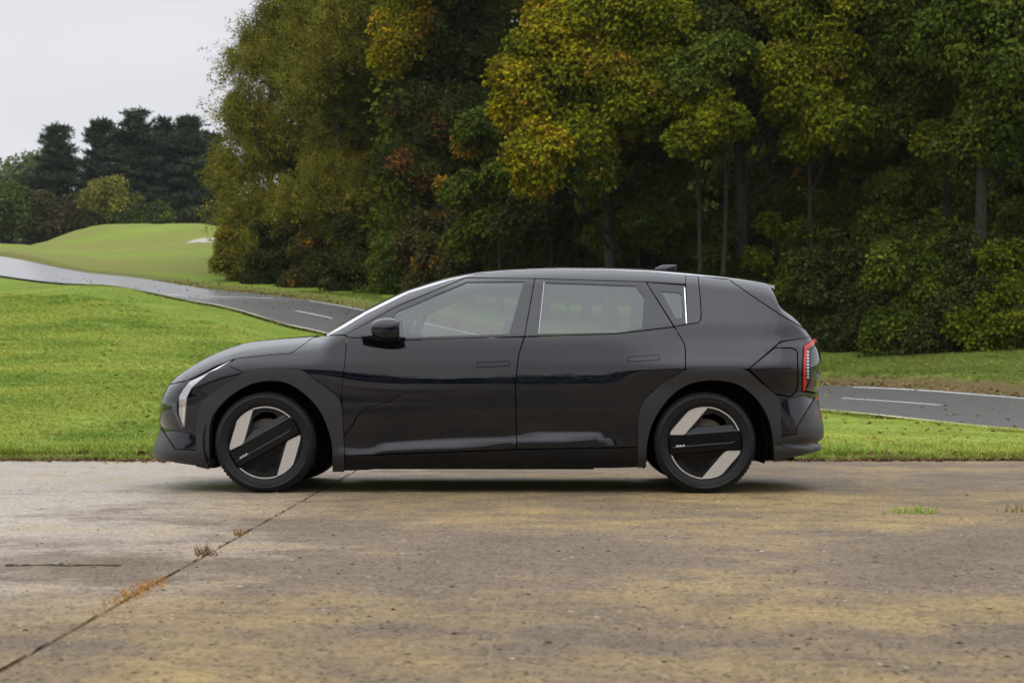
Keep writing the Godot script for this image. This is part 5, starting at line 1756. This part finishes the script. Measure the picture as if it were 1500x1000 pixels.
		o.rotation = Vector3(rng.randf_range(-0.2, 0.3), rng.randf() * TAU, rng.randf_range(-0.2, 0.2))
		tag(o, a[3], "leaf", "dead leaves lying along the grass edge")

	# grit, crumbs of soil and twigs on the concrete
	st = starts()
	var gp := [Vector3(0, 0.55, 0), Vector3(0.6, 0.1, 0.1), Vector3(0.05, 0.05, 0.55), Vector3(-0.6, 0.1, -0.05), Vector3(-0.05, 0.08, -0.6)]
	for k in 4:
		flat(st, gp[0], gp[1 + k], gp[1 + (k + 1) % 4], gp[1 + k] + gp[1 + (k + 1) % 4])
	var pebble := st.commit()
	xf = []
	tint = PackedColorArray()
	rng.seed = 515
	for k in 3200:
		var d := 4.2 * pow(15.9 / 4.2, rng.randf())
		var x := rng.randf_range(-0.31, 0.31) * d
		var s := 0.0025 + 0.010 * pow(rng.randf(), 5.0)
		var b := Basis(Vector3.UP, rng.randf() * TAU).scaled(Vector3(s * rng.randf_range(0.8, 2.4), s * rng.randf_range(0.4, 0.9), s))
		xf.append(Transform3D(b, Vector3(x, 0.0005, -d)))
		var r := rng.randf()
		tint.append(Color(0.03, 0.022, 0.013) if r < 0.55 else Color(0.13, 0.075, 0.03) if r < 0.8 else Color(0.38, 0.33, 0.26))
	tag(multi("grit", pebble, M.litter, xf, tint, self), "", "", "", "stuff")

	# moss and dry weeds in the joint
	xf = []
	tint = PackedColorArray()
	rng.seed = 616
	var jn := smooth_noise(90, 0.8, 3)
	for k in 4200:
		var d := rng.randf_range(4.0, 15.8)
		if jn.get_noise_1d(d * 2.0) < rng.randf_range(-0.55, 0.30): continue
		var s := rng.randf_range(0.10, 0.32)
		xf.append(Transform3D(Basis.from_euler(Vector3(0, rng.randf() * TAU, 0)).scaled(Vector3(s, s * 0.6, s)), Vector3(-1.255 + rng.randfn(0.0, 0.010), -0.012, -d)))
		tint.append(Color(0.10, 0.07, 0.025).lerp(Color(0.26, 0.16, 0.05), rng.randf()))
	tag(multi("joint_moss", near, M.blade, xf, tint, self), "", "", "", "stuff")
	var clump := [[-1.262, 6.02, 0.42, 0.026, 170, Color(0.36, 0.17, 0.035), 0.20, "bright orange-brown moss clump in the joint, lower left"], [-1.262, 7.25, 0.09, 0.024, 30, Color(0.12, 0.07, 0.03), 0.5, "dark dry weed standing in the middle of the joint"], [-1.258, 8.2, 0.10, 0.02, 26, Color(0.22, 0.12, 0.04), 0.35, "small brown moss tuft in the joint below the front wheel"], [2.185, 9.55, 0.13, 0.03, 60, Color(0.20, 0.30, 0.02), 0.45, "small bright green grass tuft on the bare concrete"], [2.76, 9.65, 0.08, 0.02, 16, Color(0.14, 0.12, 0.03), 0.5, "thin olive weed beside the green tuft on the concrete"], [2.93, 9.6, 0.10, 0.03, 26, Color(0.10, 0.085, 0.03), 0.8, "dry spindly weed at the right edge of the concrete"]]
	for c in clump:
		rng.seed = int(c[1] * 1000)
		st = starts()
		for k in c[4]:
			var p := Vector3(rng.randfn(0.0, c[3]), 0, rng.randfn(0.0, c[2] * 0.5))
			if c[0] > 0: p = Vector3(rng.randfn(0.0, c[2] * 0.5), 0, rng.randfn(0.0, c[3]))
			var h: float = 0.11 * c[6] * rng.randf_range(0.4, 1.2)
			var lean := Vector3(rng.randf_range(-1, 1), 0, rng.randf_range(-1, 1)) * h
			var w := Vector3(0.003, 0, rng.randf_range(-0.002, 0.002))
			flat(st, p - w, p + w, p + Vector3.UP * h + lean * 0.7, Vector3(0, 0.3, 1))
			flat(st, p - w * 0.6 + Vector3.UP * h * 0.4, p + w * 0.6 + Vector3.UP * h * 0.4, p + Vector3.UP * h * 0.7 - lean, Vector3(0, 0.3, 1))
		var cm := StandardMaterial3D.new()
		cm.albedo_color = (c[5] as Color).linear_to_srgb()
		cm.roughness = 0.85
		var o := obj("weed_tuft", st.commit(), cm)
		o.position = Vector3(c[0], 0.0 if c[0] > 0 else -0.004, -c[1])
		tag(o, c[7], "weed", "weeds growing in and on the concrete")
	# the short mossy crack left of the joint
	st = starts()
	rng.seed = 88
	var cx := -1.95
	while cx < -1.52:
		var d0 := 6.83 + 0.012 * sin(cx * 30.0)
		box(st, Vector3(cx, -0.002, -d0 - rng.randf_range(0.008, 0.022)), Vector3(cx + 0.02, rng.randf_range(0.002, 0.007), -d0 + rng.randf_range(0.006, 0.018)))
		cx += 0.02
	var cmoss := StandardMaterial3D.new()
	cmoss.albedo_color = lin(0.05, 0.05, 0.018)
	cmoss.roughness = 0.95
	tag(obj("mossy_crack", st.commit(), cmoss), "short dark mossy crack in the left slab", "", "", "structure")

# ---------------------------------------------------------------- scene
# a grey overcast: even near the horizon, brighter overhead, with faint cloud
func overcast() -> ImageTexture:
	var im := Image.create(512, 256, false, Image.FORMAT_RGBF)
	var nz := smooth_noise(64, 1.6, 4)
	for y in 256:
		var e := PI * (0.5 - (y + 0.5) / 256.0)
		for x in 512:
			var a := TAU * x / 512.0
			var v := Vector3(cos(e) * cos(a), sin(e) * 2.2, cos(e) * sin(a))
			var s := sin(e)
			var l := 0.58 + 0.98 * smoothstep(0.08, 0.9, s) if s > 0 else 0.16
			if s > 0: l *= 1.0 + 0.16 * nz.get_noise_3dv(v) + 0.11 * nz.get_noise_3dv(v * Vector3(3.6, 5.0, 3.6) + Vector3(7, 1, 3)) - 0.05 * smoothstep(0.05, 0.2, s) * (1.0 - smoothstep(0.2, 0.5, s))
			im.set_pixel(x, y, Color(l * lerpf(0.98, 0.955, s), l * 0.99, l * lerpf(1.03, 1.075, s)))
	return ImageTexture.create_from_image(im)

func _ready() -> void:
	var cam := Camera3D.new()
	cam.name = "camera"
	cam.position = Vector3(0, EYE, 0)
	cam.rotation.x = pitch
	cam.near = 0.1
	cam.far = 2000.0
	var ca := CameraAttributesPhysical.new()
	ca.frustum_focal_length = 12.0 / (500.0 / F)
	ca.exposure_aperture = 5.6
	ca.frustum_focus_distance = 11.6
	ca.frustum_near = 0.1
	ca.frustum_far = 2000.0
	cam.attributes = ca
	cam.fov = rad_to_deg(2.0 * atan(500.0 / F))
	add_child(cam)
	cam.current = true
	var env := Environment.new()
	env.background_mode = Environment.BG_SKY
	var sky := PanoramaSkyMaterial.new()
	sky.panorama = overcast()
	env.sky = Sky.new()
	env.sky.sky_material = sky
	env.tonemap_mode = Environment.TONE_MAPPER_LINEAR
	env.tonemap_exposure = 1.4
	env.sdfgi_enabled = true
	env.ssao_enabled = true
	env.ssil_enabled = true
	env.fog_enabled = true
	env.fog_density = 0.0001
	env.fog_light_color = Color(0.86, 0.89, 0.94)
	var we := WorldEnvironment.new()
	we.name = "environment"
	we.environment = env
	add_child(we)
	var sun := DirectionalLight3D.new()
	sun.name = "sun"
	sun.light_energy = 0.16
	sun.light_angular_distance = 120.0
	sun.light_color = Color(1.0, 0.97, 0.92)
	sun.rotation_degrees = Vector3(-58, -30, 0)
	sun.shadow_enabled = true
	sun.sky_mode = DirectionalLight3D.SKY_MODE_LIGHT_ONLY
	add_child(sun)

	make_materials()
	build_ground()
	build_car()
	build_plants()
	build_small()
